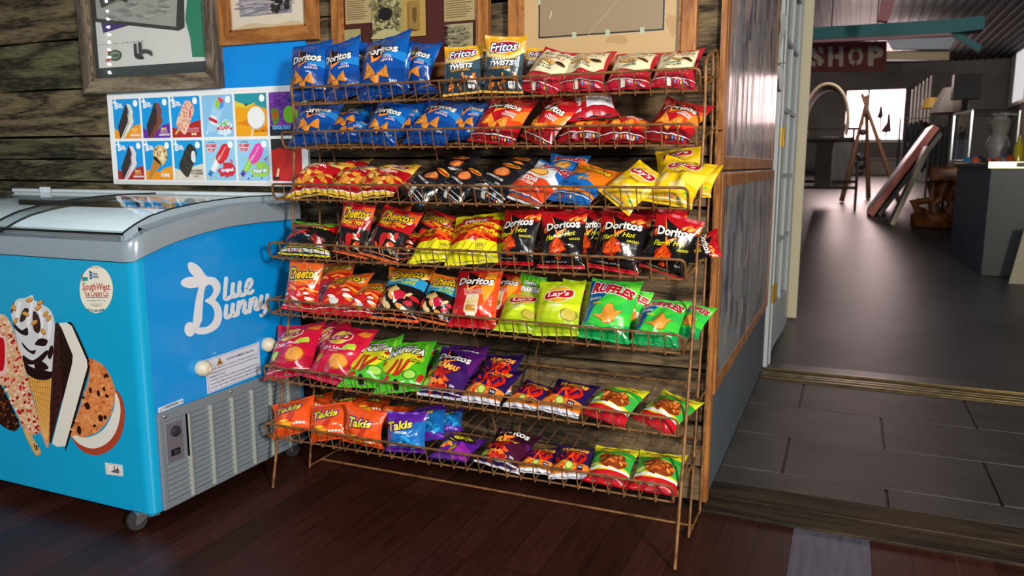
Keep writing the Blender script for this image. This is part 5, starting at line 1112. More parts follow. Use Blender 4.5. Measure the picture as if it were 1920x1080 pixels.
def c3(A):
    rcard(A,'#069cea'); A.poly([(0,0),(1,0),(1,.42),(.7,.36),(.4,.2),(.15,.22),(0,.26)],'#b3261f'); A.stroke([(.12,.1),(.3,.25)],.06,'#e8b87a'); barc(A,'#f2c8b0',['#e8404a','#f8ead8','#e88a80','#d8a070'],130,3); A.rect(.62,.44,.72,.7,'#f6e0d8',.03); A.rect(.645,.46,.7,.68,'#e8382a'); bunny(A,.2,.83); dotw(A); A.text('STRAWBERRY',.76,.21,.42,.05,'#f8a0b0',bold=.03); A.text('SHORTCAKE',.76,.15,.38,.05,'#f8a0b0',bold=.03); A.text('BAR',.78,.08,.18,.065,'#fff2c8',bold=.05)
def c4(A):
    rcard(A,'#8ec8f0'); A.stroke([(.1,.08),(.16,.18)],.035,'#e8f4fc'); A.poly(catmull([(.12,.2),(.34,.7),(.5,.92),(.62,.95),(.74,.86),(.7,.72),(.46,.22),(.3,.12)],True),'#a8d6f4'); A.poly([(.42,.78),(.52,.92),(.6,.8),(.5,.64)],'#9ad83a'); A.poly([(.52,.92),(.6,.95),(.74,.86),(.6,.8)],'#f0486a'); A.poly([(.6,.8),(.74,.86),(.7,.7),(.55,.64)],'#4a9ae8'); A.stroke([(.24,.44),(.44,.36)],.08,'#d82a3a'); A.stroke([(.3,.5),(.46,.44)],.06,'#f4f4f4'); A.stroke([(.26,.36),(.42,.3)],.04,'#fff')
    A.blob(.72,.22,.27,.18,'#d8eefa',3,.3,16); A.text('CANDY',.7,.32,.34,.1,'#3ac84a',bold=.05,rot=10,out='#f4f8fc',ob=.05); A.text('CLASH',.7,.22,.36,.1,'#d8283a',bold=.05,rot=4,out='#f4f8fc',ob=.05); A.ell(.5,.2,.04,.035,'#e0283a'); A.ell(.92,.19,.035,.03,'#e0283a'); dotw(A); A.text('FRUIT PUNCH',.7,.12,.26,.035,'#e8f4fc')
def c5(A):
    rcard(A,'#f6a81a'); A.poly([(0,1),(1,1),(1,.62),(.6,.75),(.3,.68),(0,.78)],'#2a9aa8'); A.poly([(0,.84),(.4,.72),(.7,.8),(.4,.66),(0,.7)],'#e8d23a'); A.poly([(0,.3),(.4,.4),(1,.2),(1,.1),(.3,.26)],'#e8861a'); A.poly([(.45,0),(.52,.0),(.6,.24),(.54,.24)],'#f0d8a8'); A.ell(.66,.42,.28,.26,'#c8ccd0'); A.ell(.65,.44,.27,.25,'#f2f3f4'); A.text('4',.35,.74,.1,.08,'#5a3a12',bold=.04); A.text('BLACK CHERRY',.76,.12,.36,.04,'#3a2410',bold=.03); dotw(A)
def c6(A):
    rcard(A,'#7a3aa8'); r_=random.Random(1)
    for i in range(9):
        for j in range(5): A.rect(.01+j*.2+(i%2)*.06,.28+i*.08,.01+j*.2+(i%2)*.06+.15,.34+i*.08,r_.choice(['#6a2e98','#8444b4','#9a4ac0']))
    A.rect(0,0,1,.22,'#20242c'); A.blob(.2,.45,.16,.2,'#6aa02a',3); A.blob(.2,.5,.1,.1,'#e8641a',4); A.blob(.7,.48,.24,.2,'#7ac82a',2,.1,14); A.text('TROPICAL PUNCH',.38,.19,.6,.08,'#2a9ae8',bold=.03,out='#a0e0ff',ob=.05)
def c8(A):
    rcard(A,'#069cea'); A.poly([(0,0),(1,0),(1,.36),(.7,.3),(.5,.2),(.2,.22),(0,.27)],'#f39a1a'); A.poly([(.35,.6),(.62,.42),(.14,.0),(.06,.02)],'#d08a3a'); 
    for k in range(7): A.stroke([(.14+k*.035,.14+k*.06),(.2+k*.055,.1+k*.05)],.01,'#9a5a1c',n=1)
    A.poly(catmull([(.33,.62),(.36,.76),(.5,.88),(.68,.88),(.82,.78),(.84,.6),(.74,.44),(.6,.38)],True),'#e8c07a'); r_=random.Random(3)
    for k in range(70):
        x,y=r_.gauss(.6,.11),r_.gauss(.64,.11); 
        if inpoly(x,y,[(.33,.62),(.36,.76),(.5,.88),(.68,.88),(.82,.78),(.84,.6),(.74,.44),(.6,.38)]): A.blob(x,y,.03,.022,r_.choice(['#f6e2a8','#b8742c','#fff0c8','#7a3a1a']),k,n=6)
    A.poly(catmull([(.34,.6),(.38,.52),(.62,.38),(.58,.46),(.45,.58)],True),'#2c1a14'); A.ell(.68,.6,.08,.13,'#f6e6c0'); bunny(A,.2,.83); dotw(A); A.text('VANILLA',.72,.2,.28,.05,'#ffd87a'); A.text('CONE',.74,.12,.32,.09,'#fff',bold=.06)
def c9(A):
    rcard(A,'#08a0e4'); A.poly([(0,0),(1,0),(1,.42),(.7,.36),(.4,.26),(.15,.26),(0,.3)],'#e2dbcb'); A.stroke([(.16,.06),(.3,.2)],.07,'#f0e4c8'); barc(A,'#38352f',['#1c1b1a','#55504a','#2a2826'],130,4); A.poly(catmull([(.64,.7),(.72,.74),(.77,.66),(.76,.48),(.7,.44),(.62,.52)],True),'#e8e8e4'); bunny(A,.2,.83); dotw(A); A.text('COOKIES',.78,.24,.38,.055,'#5a4a3a',bold=.02); A.text("'N CREAM",.78,.17,.4,.055,'#5a4a3a',bold=.02); A.text('BAR',.76,.1,.18,.055,'#b0a8a0',bold=.02)
def pop(A,top,mid,bot,word,wc,sc,sdr):
    rcard(A,'#98d2f4'); A.stroke([(.04,.06),(.14,.16)],.04,'#e8c890'); r_=random.Random(sdr)
    for k in range(14): A.blob(r_.random()*.95+.02,r_.random()*.9+.03,.03,.03,r_.choice(['#d8304a','#2a7ac8','#b8d84a','#5a4ab8']),k,n=6)
    A.poly([(.06,.16),(.16,.26),(.34,.52),(.44,.46),(.24,.18),(.16,.08)],bot); A.poly([(.16,.26),(.34,.52),(.38,.58),(.56,.5),(.3,.2)],mid); A.poly(catmull([(.36,.56),(.5,.76),(.6,.88),(.74,.9),(.84,.82),(.82,.7),(.72,.54),(.5,.4)],True),top); A.stroke([(.46,.5),(.7,.82)],.02,'#f8d8dc'); A.stroke([(.2,.2),(.5,.62)],.012,'#ffffff')
    A.text('BOMB',.24,.86,.34,.09,'#e04a5a',bold=.05,shear=.2,out='#f8f8fa',ob=.07); A.text('POP',.24,.75,.26,.09,'#e04a5a',bold=.05,shear=.2,out='#f8f8fa',ob=.07); A.text('THE ORIGINAL',.24,.94,.24,.03,'#2a5aa0'); dotw(A); A.blob(.72,.24,.25,.17,sc,5,.35,16); A.text(word,.72,.25,.42,.11,'#fff',bold=.05,rot=5,out=wc,ob=.08)
def c10(A): pop(A,'#e02a30','#f4f4f6','#1a7ac8','Original','#1a5ac0','#d8283a',3)
def c11(A): pop(A,'#f04ab0','#9ad83a','#5a3aa8','Nerds','#2a6ad0','#a8e04a',6)
def c12(A):
    rcard(A,'#c81c1c'); A.poly([(0,1),(1,1),(1,.8),(.7,.72),(.4,.78),(0,.74)],'#2a2c30'); A.poly([(.12,.08),(.2,.08),(.28,.36),(.2,.36)],'#f0d0a0'); A.ell(.27,.54,.25,.25,'#a81414'); A.ell(.26,.55,.24,.24,'#e0281c'); A.rect(.04,.03,.24,.1,'#2a1a18')
fns=[c1,c2,c3,c4,c5,c6,c7,c8,c9,c10,c11,c12]
c0=[at(x,215,BY).x for x in (211.6,265,320,378.6,440,504,566)]
for i,fn in enumerate(fns):
    cidx=i%6; r_=i//6; x0=c0[cidx]+.004; x1=c0[cidx+1]-.008
    z0,z1=((1.212,1.375) if r_==0 else (1.040,1.200))
    A=Art(); fn(A); m=MB(); A.flat(m,lambda u,v:Vector((x0+(x1-x0)*u,BY-.0008,z0+(z1-z0)*v)),(0,-1,0),.00004); m.obj('menu_card',PRINT,board,fixn=False)
# ================================================================ PICTURES
def frame(name,x0,x1,z0,z1,w,y,dep,mv,mh,label,matcol,artfn,inner=None,tilt=0,glassy=True):
    o=empty(name,((x0+x1)/2,WY-.01,z0),label,'picture')
    def rail(nm,mt,a,b,c,d): MB().prism([(p[0],y,p[1]) for p in (a,b,c,d)],(0,dep,0)).obj(nm,mt,o,bevel=.003)
    rail('frame_stile',mv,(x0,z0),(x0,z1),(x0+w,z1-w),(x0+w,z0+w)); rail('frame_stile',mv,(x1,z0),(x1-w,z0+w),(x1-w,z1-w),(x1,z1))
    rail('frame_rail',mh,(x0,z0),(x0+w,z0+w),(x1-w,z0+w),(x1,z0)); rail('frame_rail',mh,(x0,z1),(x1,z1),(x1-w,z1-w),(x0+w,z1-w))
    m=MB(); q_=w*.8; t=.008   # inner lip
    for (a,b,c,d) in ((x0+q_,x0+w+t,z0+q_,z1-q_),(x1-w-t,x1-q_,z0+q_,z1-q_)): m.box((a,y+.006,c),(b,y+.012,d))
    for (a,b,c,d) in ((x0+q_,x1-q_,z0+q_,z0+w+t),(x0+q_,x1-q_,z1-w-t,z1-q_)): m.box((a,y+.006,c),(b,y+.0125,d))
    m.obj('inner_lip',mh,o)
    A=Art(); artfn(A,x1-x0-2*w,z1-z0-2*w); m=MB(); m.box((x0+w*.5,y+dep*.62,z0+w*.5),(x1-w*.5,y+dep*.9,z1-w*.5),matcol)
    A.flat(m,lambda u,v:Vector((x0+w+u,y+dep*.62-.0004,z0+w+v)),(0,-1,0),.00008); m.obj('print',PRINT,o,fixn=False)
    if glassy: m=MB().box((x0+w,y+dep*.40,z0+w),(x1-w,y+dep*.40+.002,z1-w)); m.obj('glass',glass('picture_glass',(1,1,1),.02,1.45),o)
    return o
def a1(A,w,h):
    a1_(A,w,h); A.V=[(x,y*.72) for x,y in A.V]
def a1_(A,w,h):
    h=h/.72
    A.rect(0,0,w,h,'#3c4648'); A.rect(.02,.075,w-.01,h,'#e4e3df'); A.poly([(w-.10,.1),(w-.01,.095),(w-.01,.5),(w-.14,.52),(w-.11,.4),(w-.125,.3),(w-.105,.2)],'#2f8a6a')
    A.poly([(.06,.27),(.24,.305),(.22,.34),(.05,.34)],'#4a2a78')
    A.poly([(0,.34),(w-.16,.245),(w-.13,.26),(w-.12,.48),(w-.10,.7),(0,.7)],'#3a3c3c'); A.poly([(.03,.355),(w-.175,.268),(w-.15,.5),(w-.15,.7),(.03,.7)],'#a9aaa4')
    r_=random.Random(2)
    for k in range(60): A.blob(r_.uniform(.06,w-.2),r_.uniform(.33,.6),.03,.008,r_.choice(['#9a9b96','#b6b7b1','#8c8d88']),k,.4,8,r_.uniform(-20,10))
    for k in range(8): A.blob(r_.uniform(.1,.5),r_.uniform(.46,.66),.05,.05,'#3a3a3c',k,.5,9)
    A.poly([(w-.34,.56),(w-.14,.44),(w-.03,.46),(w-.03,.62),(w-.3,.66)],'#1c4fc8')
    A.text('J U S T I N   C R I C K S',.16,.205,.26,.009,'#8c8c88'); A.text('J',.085,.145,.035,.07,'#d83a3a',bold=.02); A.ell(.125,.14,.038,.03,'#2a4a34'); A.ell(.125,.14,.030,.022,'#8aa08c'); A.text('ustin',.126,.14,.05,.02,'#1c3424',bold=.03)
    A.rect(.235,.13,.252,.195,'#3c4046'); A.rect(.262,.135,.280,.200,'#3c4046'); A.poly(catmull([(.235,.14),(.255,.14),(.285,.12),(.285,.108),(.25,.112),(.238,.125)],True),'#30343a'); A.poly(catmull([(.28,.16),(.33,.15),(.335,.12),(.32,.13),(.29,.14),(.27,.12)],True),'#44484e')
frame('picture_frame',-3.022,-2.276,1.400,2.12,.052,WY-.05,.05,GREYW,GREYH,'weathered grey wooden picture frame with torn paper poster and boots, left above the menu board','#4a5254',a1)
def a2(A,w,h):
    A.rect(0,0,w,h,'#e6d9c4'); A.poly(catmull([(.02,.012),(.1,.03),(.2,.018),(.3,.026),(w-.02,.01),(w-.02,0),(.02,0)],True),'#d8c39c'); A.rect(.045,.055,w-.07,h-.05,'#a09aa6'); A.rect(.045,.14,w-.07,h-.05,'#c9b4a6'); r_=random.Random(4)
    for k in range(70): A.blob(r_.uniform(.05,w-.08),r_.uniform(.06,.13),.03,.004,r_.choice(['#b0acb8','#8e8894','#bcb2b4']),k,.4,8)
    for k in range(30): A.blob(r_.uniform(.06,w-.12),r_.uniform(.13,.165),.02,.014,r_.choice(['#6a4a42','#5a4038','#8a5a4c']),k,.5,8)
    for k in range(26): A.blob(w-.13+r_.uniform(-.03,.05),r_.uniform(.07,.16),.012,.012,r_.choice(['#2a2422','#3a302c']),k,.5,8)
frame('picture_frame',-2.276,-1.818,1.556,2.1,.048,WY-.03,.028,OAK,OAKH,'golden oak picture frame with beach scene and cream mat, beside the grey frame','#e6d9c4',a2)
def a3(A,w,h):
    A.rect(0,0,w,h,'#4f2018'); r_=random.Random(3)
    def clip(x0,y0,x1,y1,c,tx=True):
        A.rect(x0,y0,x1,y1,c)
        if tx:
            y=y1-.012
            while y>y0+.008:
                A.rect(x0+.008,y,x1-.008-r_.uniform(0,.03),y+.0022,'#8a7450'); y-=.0075
    clip(.012,.16,.125,h-.02,'#b9a274'); clip(w-.13,.14,w-.012,h-.02,'#b59e70'); clip(.16,.27,.28,h-.02,'#bfa87a')
    clip(.13,.09,.255,.235,'#a2955e',False); clip(.255,.10,.345,.24,'#b3924e',False); clip(.01,.04,.08,.14,'#a39862',False); clip(w-.115,.05,w-.02,.13,'#a49a78',False)
    for k in range(140): A.blob(.192+r_.uniform(-.055,.055),.165+r_.uniform(-.065,.062),.010,.006,r_.choice(['#6a6648','#857c54','#4a4836','#b0a678']),k,.5,7,r_.uniform(0,180))
    A.poly(catmull([(.14,.11),(.19,.13),(.25,.115),(.25,.10),(.14,.098)],True),'#b8ac7c'); A.blob(.19,.18,.03,.022,'#1c1a18',3,.1,12)
    A.rect(.285,.12,.325,.215,'#96743a'); A.blob(.308,.17,.008,.03,'#6a4e26',2); 
    for k in range(60): A.blob(w-.068+r_.uniform(-.04,.04),.09+r_.uniform(-.035,.035),.012,.002,r_.choice(['#6a6450','#8a8468']),k,.5,7,r_.uniform(-40,40))
frame('picture_frame',-1.752,-1.128,1.40,1.95,.04,WY-.03,.028,OAK,OAKH,'brown oak frame filled with old newspaper clippings, above the blue chip bags','#4f2018',a3)
def a4(A,w,h):
    A.rect(0,0,w,h,'#cfae7c'); A.rect(.055,.075,w-.055,h-.04,'#2a2c30'); A.rect(.060,.080,w-.060,h-.045,'#a18a6c'); A.rect(.105,.235,w-.095,h-.08,'#5f4a50'); A.rect(.105,.30,w-.095,h-.08,'#8a7468')
    for x in (.17,.28,.39): A.rect(x,.068,x+.014,.088,'#b9c8a4')
    A.stroke([(.20,.05),(.34,.2),(.4,.28)],.0018,'#c4ac88',n=3); A.rect(.054,.18,.062,.2,'#b9c8a4'); A.stroke([(.095,.135),(.10,.155)],.004,'#d8ccb0'); A.blob(w-.03,.09,.02,.03,'#c29a64',3,.4,9); A.blob(w-.2,.055,.03,.012,'#c09a66',5,.4,9)
frame('picture_frame',-1.055,-.446,1.385,2.05,.045,WY-.035,.033,OAK,OAKH,'large oak frame with cream mat and dark lined print above the kettle chip bags','#cfae7c',a4)
# ================================================================ PARTITION POSTERS, PAPERS, DOOR
PX=-.374
def collage(name,seed,cols):
    m=bpy.data.materials.new(name); m.use_nodes=True; nt=m.node_tree; b=nt.nodes['Principled BSDF']; L=nt.links
    tc=nt.nodes.new('ShaderNodeTexCoord'); mp=nt.nodes.new('ShaderNodeMapping'); mp.inputs['Scale'].default_value=(1,1.6,1.0); mp.inputs['Location'].default_value=(0,seed,seed*2); L.new(tc.outputs['Object'],mp.inputs[0])
    v=nt.nodes.new('ShaderNodeTexVoronoi'); v.distance='CHEBYCHEV'; v.inputs['Scale'].default_value=8; L.new(mp.outputs[0],v.inputs['Vector'])
    n=nt.nodes.new('ShaderNodeTexNoise'); n.inputs['Scale'].default_value=14; n.inputs['Detail'].default_value=5; L.new(mp.outputs[0],n.inputs['Vector'])
    sp=nt.nodes.new('ShaderNodeSeparateColor'); L.new(v.outputs['Color'],sp.inputs[0])
    ad=nt.nodes.new('ShaderNodeMath'); ad.operation='MULTIPLY_ADD'; ad.inputs[1].default_value=.55; L.new(n.outputs[0],ad.inputs[0]); ml=nt.nodes.new('ShaderNodeMath'); ml.operation='MULTIPLY'; ml.inputs[1].default_value=.5; L.new(sp.outputs[0],ml.inputs[0]); L.new(ml.outputs[0],ad.inputs[2])
    r_=nt.nodes.new('ShaderNodeValToRGB'); r_.color_ramp.interpolation='LINEAR'; e=r_.color_ramp.elements; e[0].position=.15; e[0].color=hx(cols[0]); e[1].position=.85; e[1].color=hx(cols[-1])
    for i,c in enumerate(cols[1:-1]): q=e.new(.15+.7*(i+1)/(len(cols)-1)); q.color=hx(c)
    L.new(ad.outputs[0],r_.inputs[0]); L.new(r_.outputs[0],b.inputs['Base Color']); b.inputs['Roughness'].default_value=.5; return m
def filmmat():
    m=glass('plastic_film',(1,1,1),.16,1.5,.35); nt=m.node_tree
    n=nt.nodes.new('ShaderNodeTexNoise'); n.inputs['Scale'].default_value=3.5; tc=nt.nodes.new('ShaderNodeTexCoord'); mp=nt.nodes.new('ShaderNodeMapping'); mp.inputs['Scale'].default_value=(1,3,.5); nt.links.new(tc.outputs['Object'],mp.inputs[0]); nt.links.new(mp.outputs[0],n.inputs['Vector'])
    b=nt.nodes.new('ShaderNodeBump'); b.inputs['Strength'].default_value=.35; b.inputs['Distance'].default_value=.01; nt.links.new(n.outputs[0],b.inputs['Height'])
    for q in nt.nodes:
        if q.type=='BSDF_GLOSSY': nt.links.new(b.outputs[0],q.inputs['Normal'])
    return m
def pposter(y0,y1,z0,z1,label,cols,seed):
    o=empty('framed_poster',(PX,(y0+y1)/2,z0),label,'poster'); w=.045
    for q0,q1 in ((y0,y0+w),(y1-w,y1)): MB().box((PX,q0,z0),(PX+.014,q1,z1)).obj('frame_stile',OAK,o,bevel=.003)
    for q0,q1 in ((z0,z0+w),(z1-w,z1)): MB().box((PX,y0+w,q0),(PX+.013,y1-w,q1)).obj('frame_rail',OAK,o,bevel=.003)
    m=MB().box((PX+.002,y0+w,z0+w),(PX+.010,y1-w,z1-w)); m.obj('collage_print',collage('faded_collage_%d'%seed,seed,cols),o)
    m=MB(); n=24; V=[];F=[]
    for i in range(n+1): y=y0+.01+(y1-y0-.02)*i/n; dx=.003*math.sin(i*1.7); V+=[(PX+.018+dx,y,z0+.01),(PX+.018-dx,y,z1-.01)]
    for i in range(n): F.append((2*i,2*i+2,2*i+3,2*i+1))
    m.add(V,F); m.obj('plastic_cover',filmmat(),o,smooth=True,fixn=False)
pposter(2.475,4.12,1.085,2.1,'upper oak framed faded photo collage under plastic on the passage wall',['#2c2430','#6a5a68','#8f9494','#a88a86','#b8bcb6'],3)
pposter(2.49,4.26,.365,1.078,'lower oak framed grey blue collage under plastic on the passage wall',['#3a3640','#5a5a66','#7a848a','#8c8078','#98a4a4'],8)
pm=mat('white_paper',col='#d8dcdc',rough=.7)
m=MB(); V=[];F=[]
for i in range(11):
    z=1.84-.36*i/10; y=4.10+.02*math.sin(i*.9)+i*.012; V+=[(PX+.008+.01*math.sin(i*.8),y,z),(PX+.02+.014*math.sin(i*.8+1),y+.16-.006*i,z-.005)]
for i in range(10): F.append((2*i,2*i+1,2*i+3,2*i+2))
m.add(V,F); o=m.obj('paper_notice',pm); o.modifiers.new('s','SOLIDIFY').thickness=.001; tag(o,'curling white handwritten paper pinned at the end of the passage wall','paper')
wtr=mat('white_gloss_trim',col='#b9c0c4',rough=.4)
m=MB(); m.box((-.385,4.335,0),(-.355,4.45,2.3)); m.box((-.375,4.45,0),(-.348,4.50,2.3)); struct(m.obj('trim_3',wtr,bevel=.004))
door=empty('door_1',(-.33,4.5,0.02),None,None); door['kind']='structure'
H0=Vector((-.358,4.52,0)); H1=Vector((-.330,5.42,0)); dd=(H1-H0).normalized(); nn=Vector((dd.y,-dd.x,0)); DL=(H1-H0).length
def dbox(m,a0,a1,z0,z1,d0,d1,col=None):
    P=[H0+dd*a+nn*d+Vector((0,0,z)) for z in (z0,z1) for a,d in ((a0,d0),(a1,d0),(a1,d1),(a0,d1))]
    m.add(P,[(0,3,2,1),(4,5,6,7),(0,1,5,4),(1,2,6,5),(2,3,7,6),(3,0,4,7)],col)
m=MB(); dbox(m,0,.12,.04,2.2,-.035,0); dbox(m,DL-.12,DL,.06,2.2,-.035,0); dbox(m,.12,DL-.12,.05,.30,-.035,0); dbox(m,.12,DL-.12,2.08,2.2,-.035,0); m.obj('door_frame',mat('white_door_paint',col='#aeb6ba',rough=.45),door,bevel=.003)
m=MB()
for z in (.67,1.04,1.41,1.78): dbox(m,.12,DL-.12,z-.012,z+.012,-.028,-.004)
dbox(m,DL/2-.012,DL/2+.012,.3,2.08,-.028,-.004); m.obj('muntins',wtr,door)
m=MB(); dbox(m,.12,DL-.12,.3,2.08,-.02,-.016); m.obj('door_glass',glass('door_glass',(.8,.85,.88),.03),door)
brass=mat('brass',col='#b8963f',rough=.35,metal=.8)
for z in (1.25,.40):
    m=MB(); m.box((-.362,4.44,z-.05),(-.345,4.50,z+.05)); m.lathe([(.006,z-.055),(.006,z+.055)],Matrix.Translation((-.342,4.505,0)),10); m.obj('hinge',brass,door)
m=MB(); m.box((-.338,5.43,.09),(-.272,5.47,2.25)); struct(m.obj('door_2',mat('cream_door_edge',col='#c9bfa0',rough=.5),bevel=.006))  # warm sun on the door edge is put into its cream colour
m=MB(); m.tube([(-.374,4.20,1.60),(-.325,4.20,1.602)],.003,6); tag(m.obj('nail',brass),'small brass hook sticking out beside the white paper','hook')
# ================================================================ SHOP THINGS
def A_(px,py,Y): return at(px,py,Y)
def sheet(name,pts,Y,dep,colr,label,cat,m=None,bevel=0):
    P=[at(x,y,Y) for x,y in pts]; mb=MB().prism(P,(0,dep,0)); o=mb.obj(name,m or mat('paint_'+colr[1:],col=colr,rough=.6),bevel=bevel); return tag(o,label,cat)
# SHOP sign
SGY=9.5; A=Art(); A.bg=hx('#5e1016')
def sten(ch,cx):
    w=.135
    A.text(ch,cx,.5,w,.66,'#a3958a',bold=.045)
for ch,cx in (('S',.38),('H',.553),('O',.73),('P',.905)): sten(ch,cx)
for cx in (.38,.73): A.rect(cx-.012,.1,cx+.012,.30,'#5e1016'); A.rect(cx-.012,.70,cx+.012,.9,'#5e1016')
A.rect(.553-.02,.40,.553-.008,.60,'#5e1016')
P=[at(x,y,SGY) for x,y in ((1455,79),(1663,77),(1662,133),(1455,136))]
m=MB(); m.prism([P[3],P[2],P[1],P[0]],(0,.04,0)); m.c=[hx('#5e1016')]*len(m.c); A.flat(m,lambda u,v:(P[3]*(1-u)+P[2]*u)*(1-v)+(P[0]*(1-u)+P[1]*u)*v+Vector((0,-.003,0)),(0,-1,0),.0003)
[m.box((P[0].x*(1-t)+P[1].x*t,SGY,P[1].z-.02),(P[0].x*(1-t)+P[1].x*t+.012,SGY+.012,3.07),'#222222') for t in (.5,.9)]
tag(m.obj('shop_sign',mat('matte_sign',rough=.7,attr=True),fixn=False),'dark red stencilled sign reading SHOP hanging below the teal beam','sign')
# covered wagon
WYY=11.0; c=at(1548,222,WYY); r_=abs(at(1590,222,WYY).x-c.x); wg=empty('covered_wagon',(c.x,WYY+.6,rz(11.4)),'small covered wagon with white canvas hood and wooden box, left of the teepee poles','wagon')
m=MB(); V=[];F=[]; nn_=28
for j in range(5):
    yy=WYY+j*.3; rr_=r_*(1.0+.03*math.sin(j*2))
    for i in range(nn_+1):
        a=R(-25+230*i/nn_); V.append((c.x+rr_*1.0*math.cos(a),yy,c.z+rr_*1.65*math.sin(a)*.98))
for j in range(4):
    for i in range(nn_): q=j*(nn_+1)+i; F.append((q,q+1,q+nn_+2,q+nn_+1))
m.add(V,F); o=m.obj('canvas_hood',mat('canvas',col='#8a8075',rough=.9),wg,smooth=True,fixn=False); md=o.modifiers.new('s','SOLIDIFY'); md.thickness=.012
m=MB(); m.tube([(c.x+r_*math.cos(R(-25+230*i/nn_)),WYY-.01,c.z+r_*1.62*math.sin(R(-25+230*i/nn_))) for i in range(nn_+1)],.02,8); m.obj('front_hoop',mat('bent_wood',col='#b49c80',rough=.6),wg,smooth=True)
dk=mat('dark_old_wood',col='#2a1d15',rough=.7)
zt=at(1548,240,WYY).z; zb_=at(1548,262,WYY).z
m=MB(); m.box((c.x-.42,WYY,zb_),(c.x+.36,WYY+1.3,zb_+.03)); m.box((c.x-.42,WYY,zb_),(c.x-.39,WYY+1.3,zt)); m.box((c.x+.33,WYY,zb_),(c.x+.36,WYY+1.3,zt)); m.box((c.x-.45,WYY-.02,zt-.03),(c.x+.39,WYY+.02,zt)); m.obj('wagon_box',dk,wg)
for sx in (-.48,.42):
    for yy in (.25,1.1):
        zr_=rz(WYY+yy)+.30; m=MB(); M_=Matrix.Translation((c.x+sx,WYY+yy,zr_))@Matrix.Rotation(R(90),4,'Y')
        m.tube([tuple(M_@Vector((.29*math.cos(a),.29*math.sin(a),0))) for a in [i*2*math.pi/24 for i in range(25)]],.015,6)
        for i in range(8): a=i*math.pi/4; m.tube([tuple(M_@Vector((0,0,0))),tuple(M_@Vector((.29*math.cos(a),.29*math.sin(a),0)))],.009,5)
        m.obj('wheel',dk,wg)
m=MB(); m.tube([(c.x-.48,WYY+.25,rz(11.25)+.30),(c.x+.42,WYY+.25,rz(11.25)+.30)],.02,6); m.tube([(c.x-.48,WYY+1.1,rz(12.1)+.30),(c.x+.42,WYY+1.1,rz(12.1)+.30)],.02,6); m.box((c.x-.1,WYY+.2,rz(11.25)+.3),(c.x+.1,WYY+1.2,zb_)); m.obj('axle',dk,wg)
# teepee poles
m=MB(); TY=12.2; ap=at(1622,187,TY)
pole=mat('peeled_pole',col='#6e4a30',rough=.7)
tp=empty('teepee_poles',(ap.x,TY,rz(TY)),'three crossed wooden teepee poles standing in front of the bright window','poles')
for b_2,t_ in (((1583,300),(1628,178)),((1690,330),(1616,176)),((1632,318),(1624,180))):
    yy=TY+(.5 if b_2[0]==1632 else 0); b3=at(b_2[0],b_2[1],yy); b3.z=rz(yy)+.01; t3=at(t_[0],t_[1],TY); m=MB(); m.tube([b3,t3],[.035,.022],8); m.obj('pole',pole,tp,smooth=True)
m=MB(); m.tube([ap+Vector((.0,-.03,-.1)),ap+Vector((0,-.03,-.75))],.006,5); zz=ap.z
for dz,rr_ in ((-.45,.05),(-.8,.07),(-.9,.08),(-1.0,.05)): m.lathe([(0,-rr_),(rr_*.8,-rr_*.5),(rr_,0),(rr_*.8,rr_*.6),(0,rr_)],Matrix.Translation(ap+Vector((0,-.03,dz))),10)
tag(m.obj('hanging_ornament',mat('dark_ornament',col='#2a2020',rough=.5),smooth=True),'dark hanging ornament dangling between the teepee poles','ornament')
# cutout silhouettes on the sill
for i,(x0,y0,pts) in enumerate((( 0,0,[(1650,264),(1652,264),(1653,221),(1656,218),(1654,200),(1650,199),(1648,210),(1644,220),(1650,222)]),(0,0,[(1660,264),(1662,264),(1663,248),(1671,247),(1669,214),(1665,213),(1663,230),(1653,244),(1654,248),(1660,248)]))):
    sheet('window_figurine',pts,SY-.03,.06,'#5a2a30',('small dark figurine','larger dark figurine')[i]+(' perched higher' if i==0 else ' standing lower')+' in the right half of the bright window','figurine')
# grey panel
PYY=ramp(1570,343).y; P=[at(x,y,PYY) for x,y in ((1540,256),(1599,258),(1596,343),(1538,343))]
m=MB().prism([P[3],P[2],P[1],P[0]],(0,.25,0)); tag(m.obj('display_cabinet',mat('grey_cabinet_paint',col='#6a6560',rough=.6,noise_amt=.1),bevel=.01),'plain grey cabinet standing on the shop floor in front of the wagon','cabinet')
# dark clothes rack
CY=13.0; cl=mat('dark_cloth',rough=.95,attr=True,bump=.6,bump_scale=14,bdist=.03); rd=random.Random(4)
cr_=empty('clothes_rack',(at(1725,300,CY).x,CY,rz(CY)),'metal clothes rack loaded with dark shirts behind the leaning pictures','clothes rack')
m=MB(); xa,xb=at(1688,230,CY).x,at(1775,230,CY).x; zt=at(1720,222,CY).z
m.tube([(xa,CY,rz(CY)),(xa,CY,zt),(xb,CY,zt),(xb,CY,rz(CY))],.015,6); m.obj('rail',mat('dark_metal',col='#2c2c2e',rough=.4,metal=.6),cr_)
for i in range(9):
    x=xa+.05+(xb-xa-.1)*i/8; w=.24; zz=zt-.03-.02*abs(i-3); L_=rd.uniform(.62,.75); cc=rd.choice(['#0e0d10','#141216','#1b1416','#101218']); m=MB()
    m.prism([(x,CY-w,zz-.12),(x,CY-.06,zz),(x,CY+.06,zz),(x,CY+w,zz-.12),(x,CY+w-.04,zz-.3),(x,CY+w-.08,zz-L_),(x,CY-w+.08,zz-L_),(x,CY-w+.04,zz-.3)],(.055,0,0),cc)
    if i in(1,3): m.box((x-.012,CY-w+.02,zz-.34),(x-.002,CY-.02,zz-.28),'#8a5a60')
    o=m.obj('hanging_shirt',cl,bevel=.02); tag(o,'dark shirt hanging on the metal clothes rack behind the leaning pictures','shirt','dark shirts on the clothes rack')
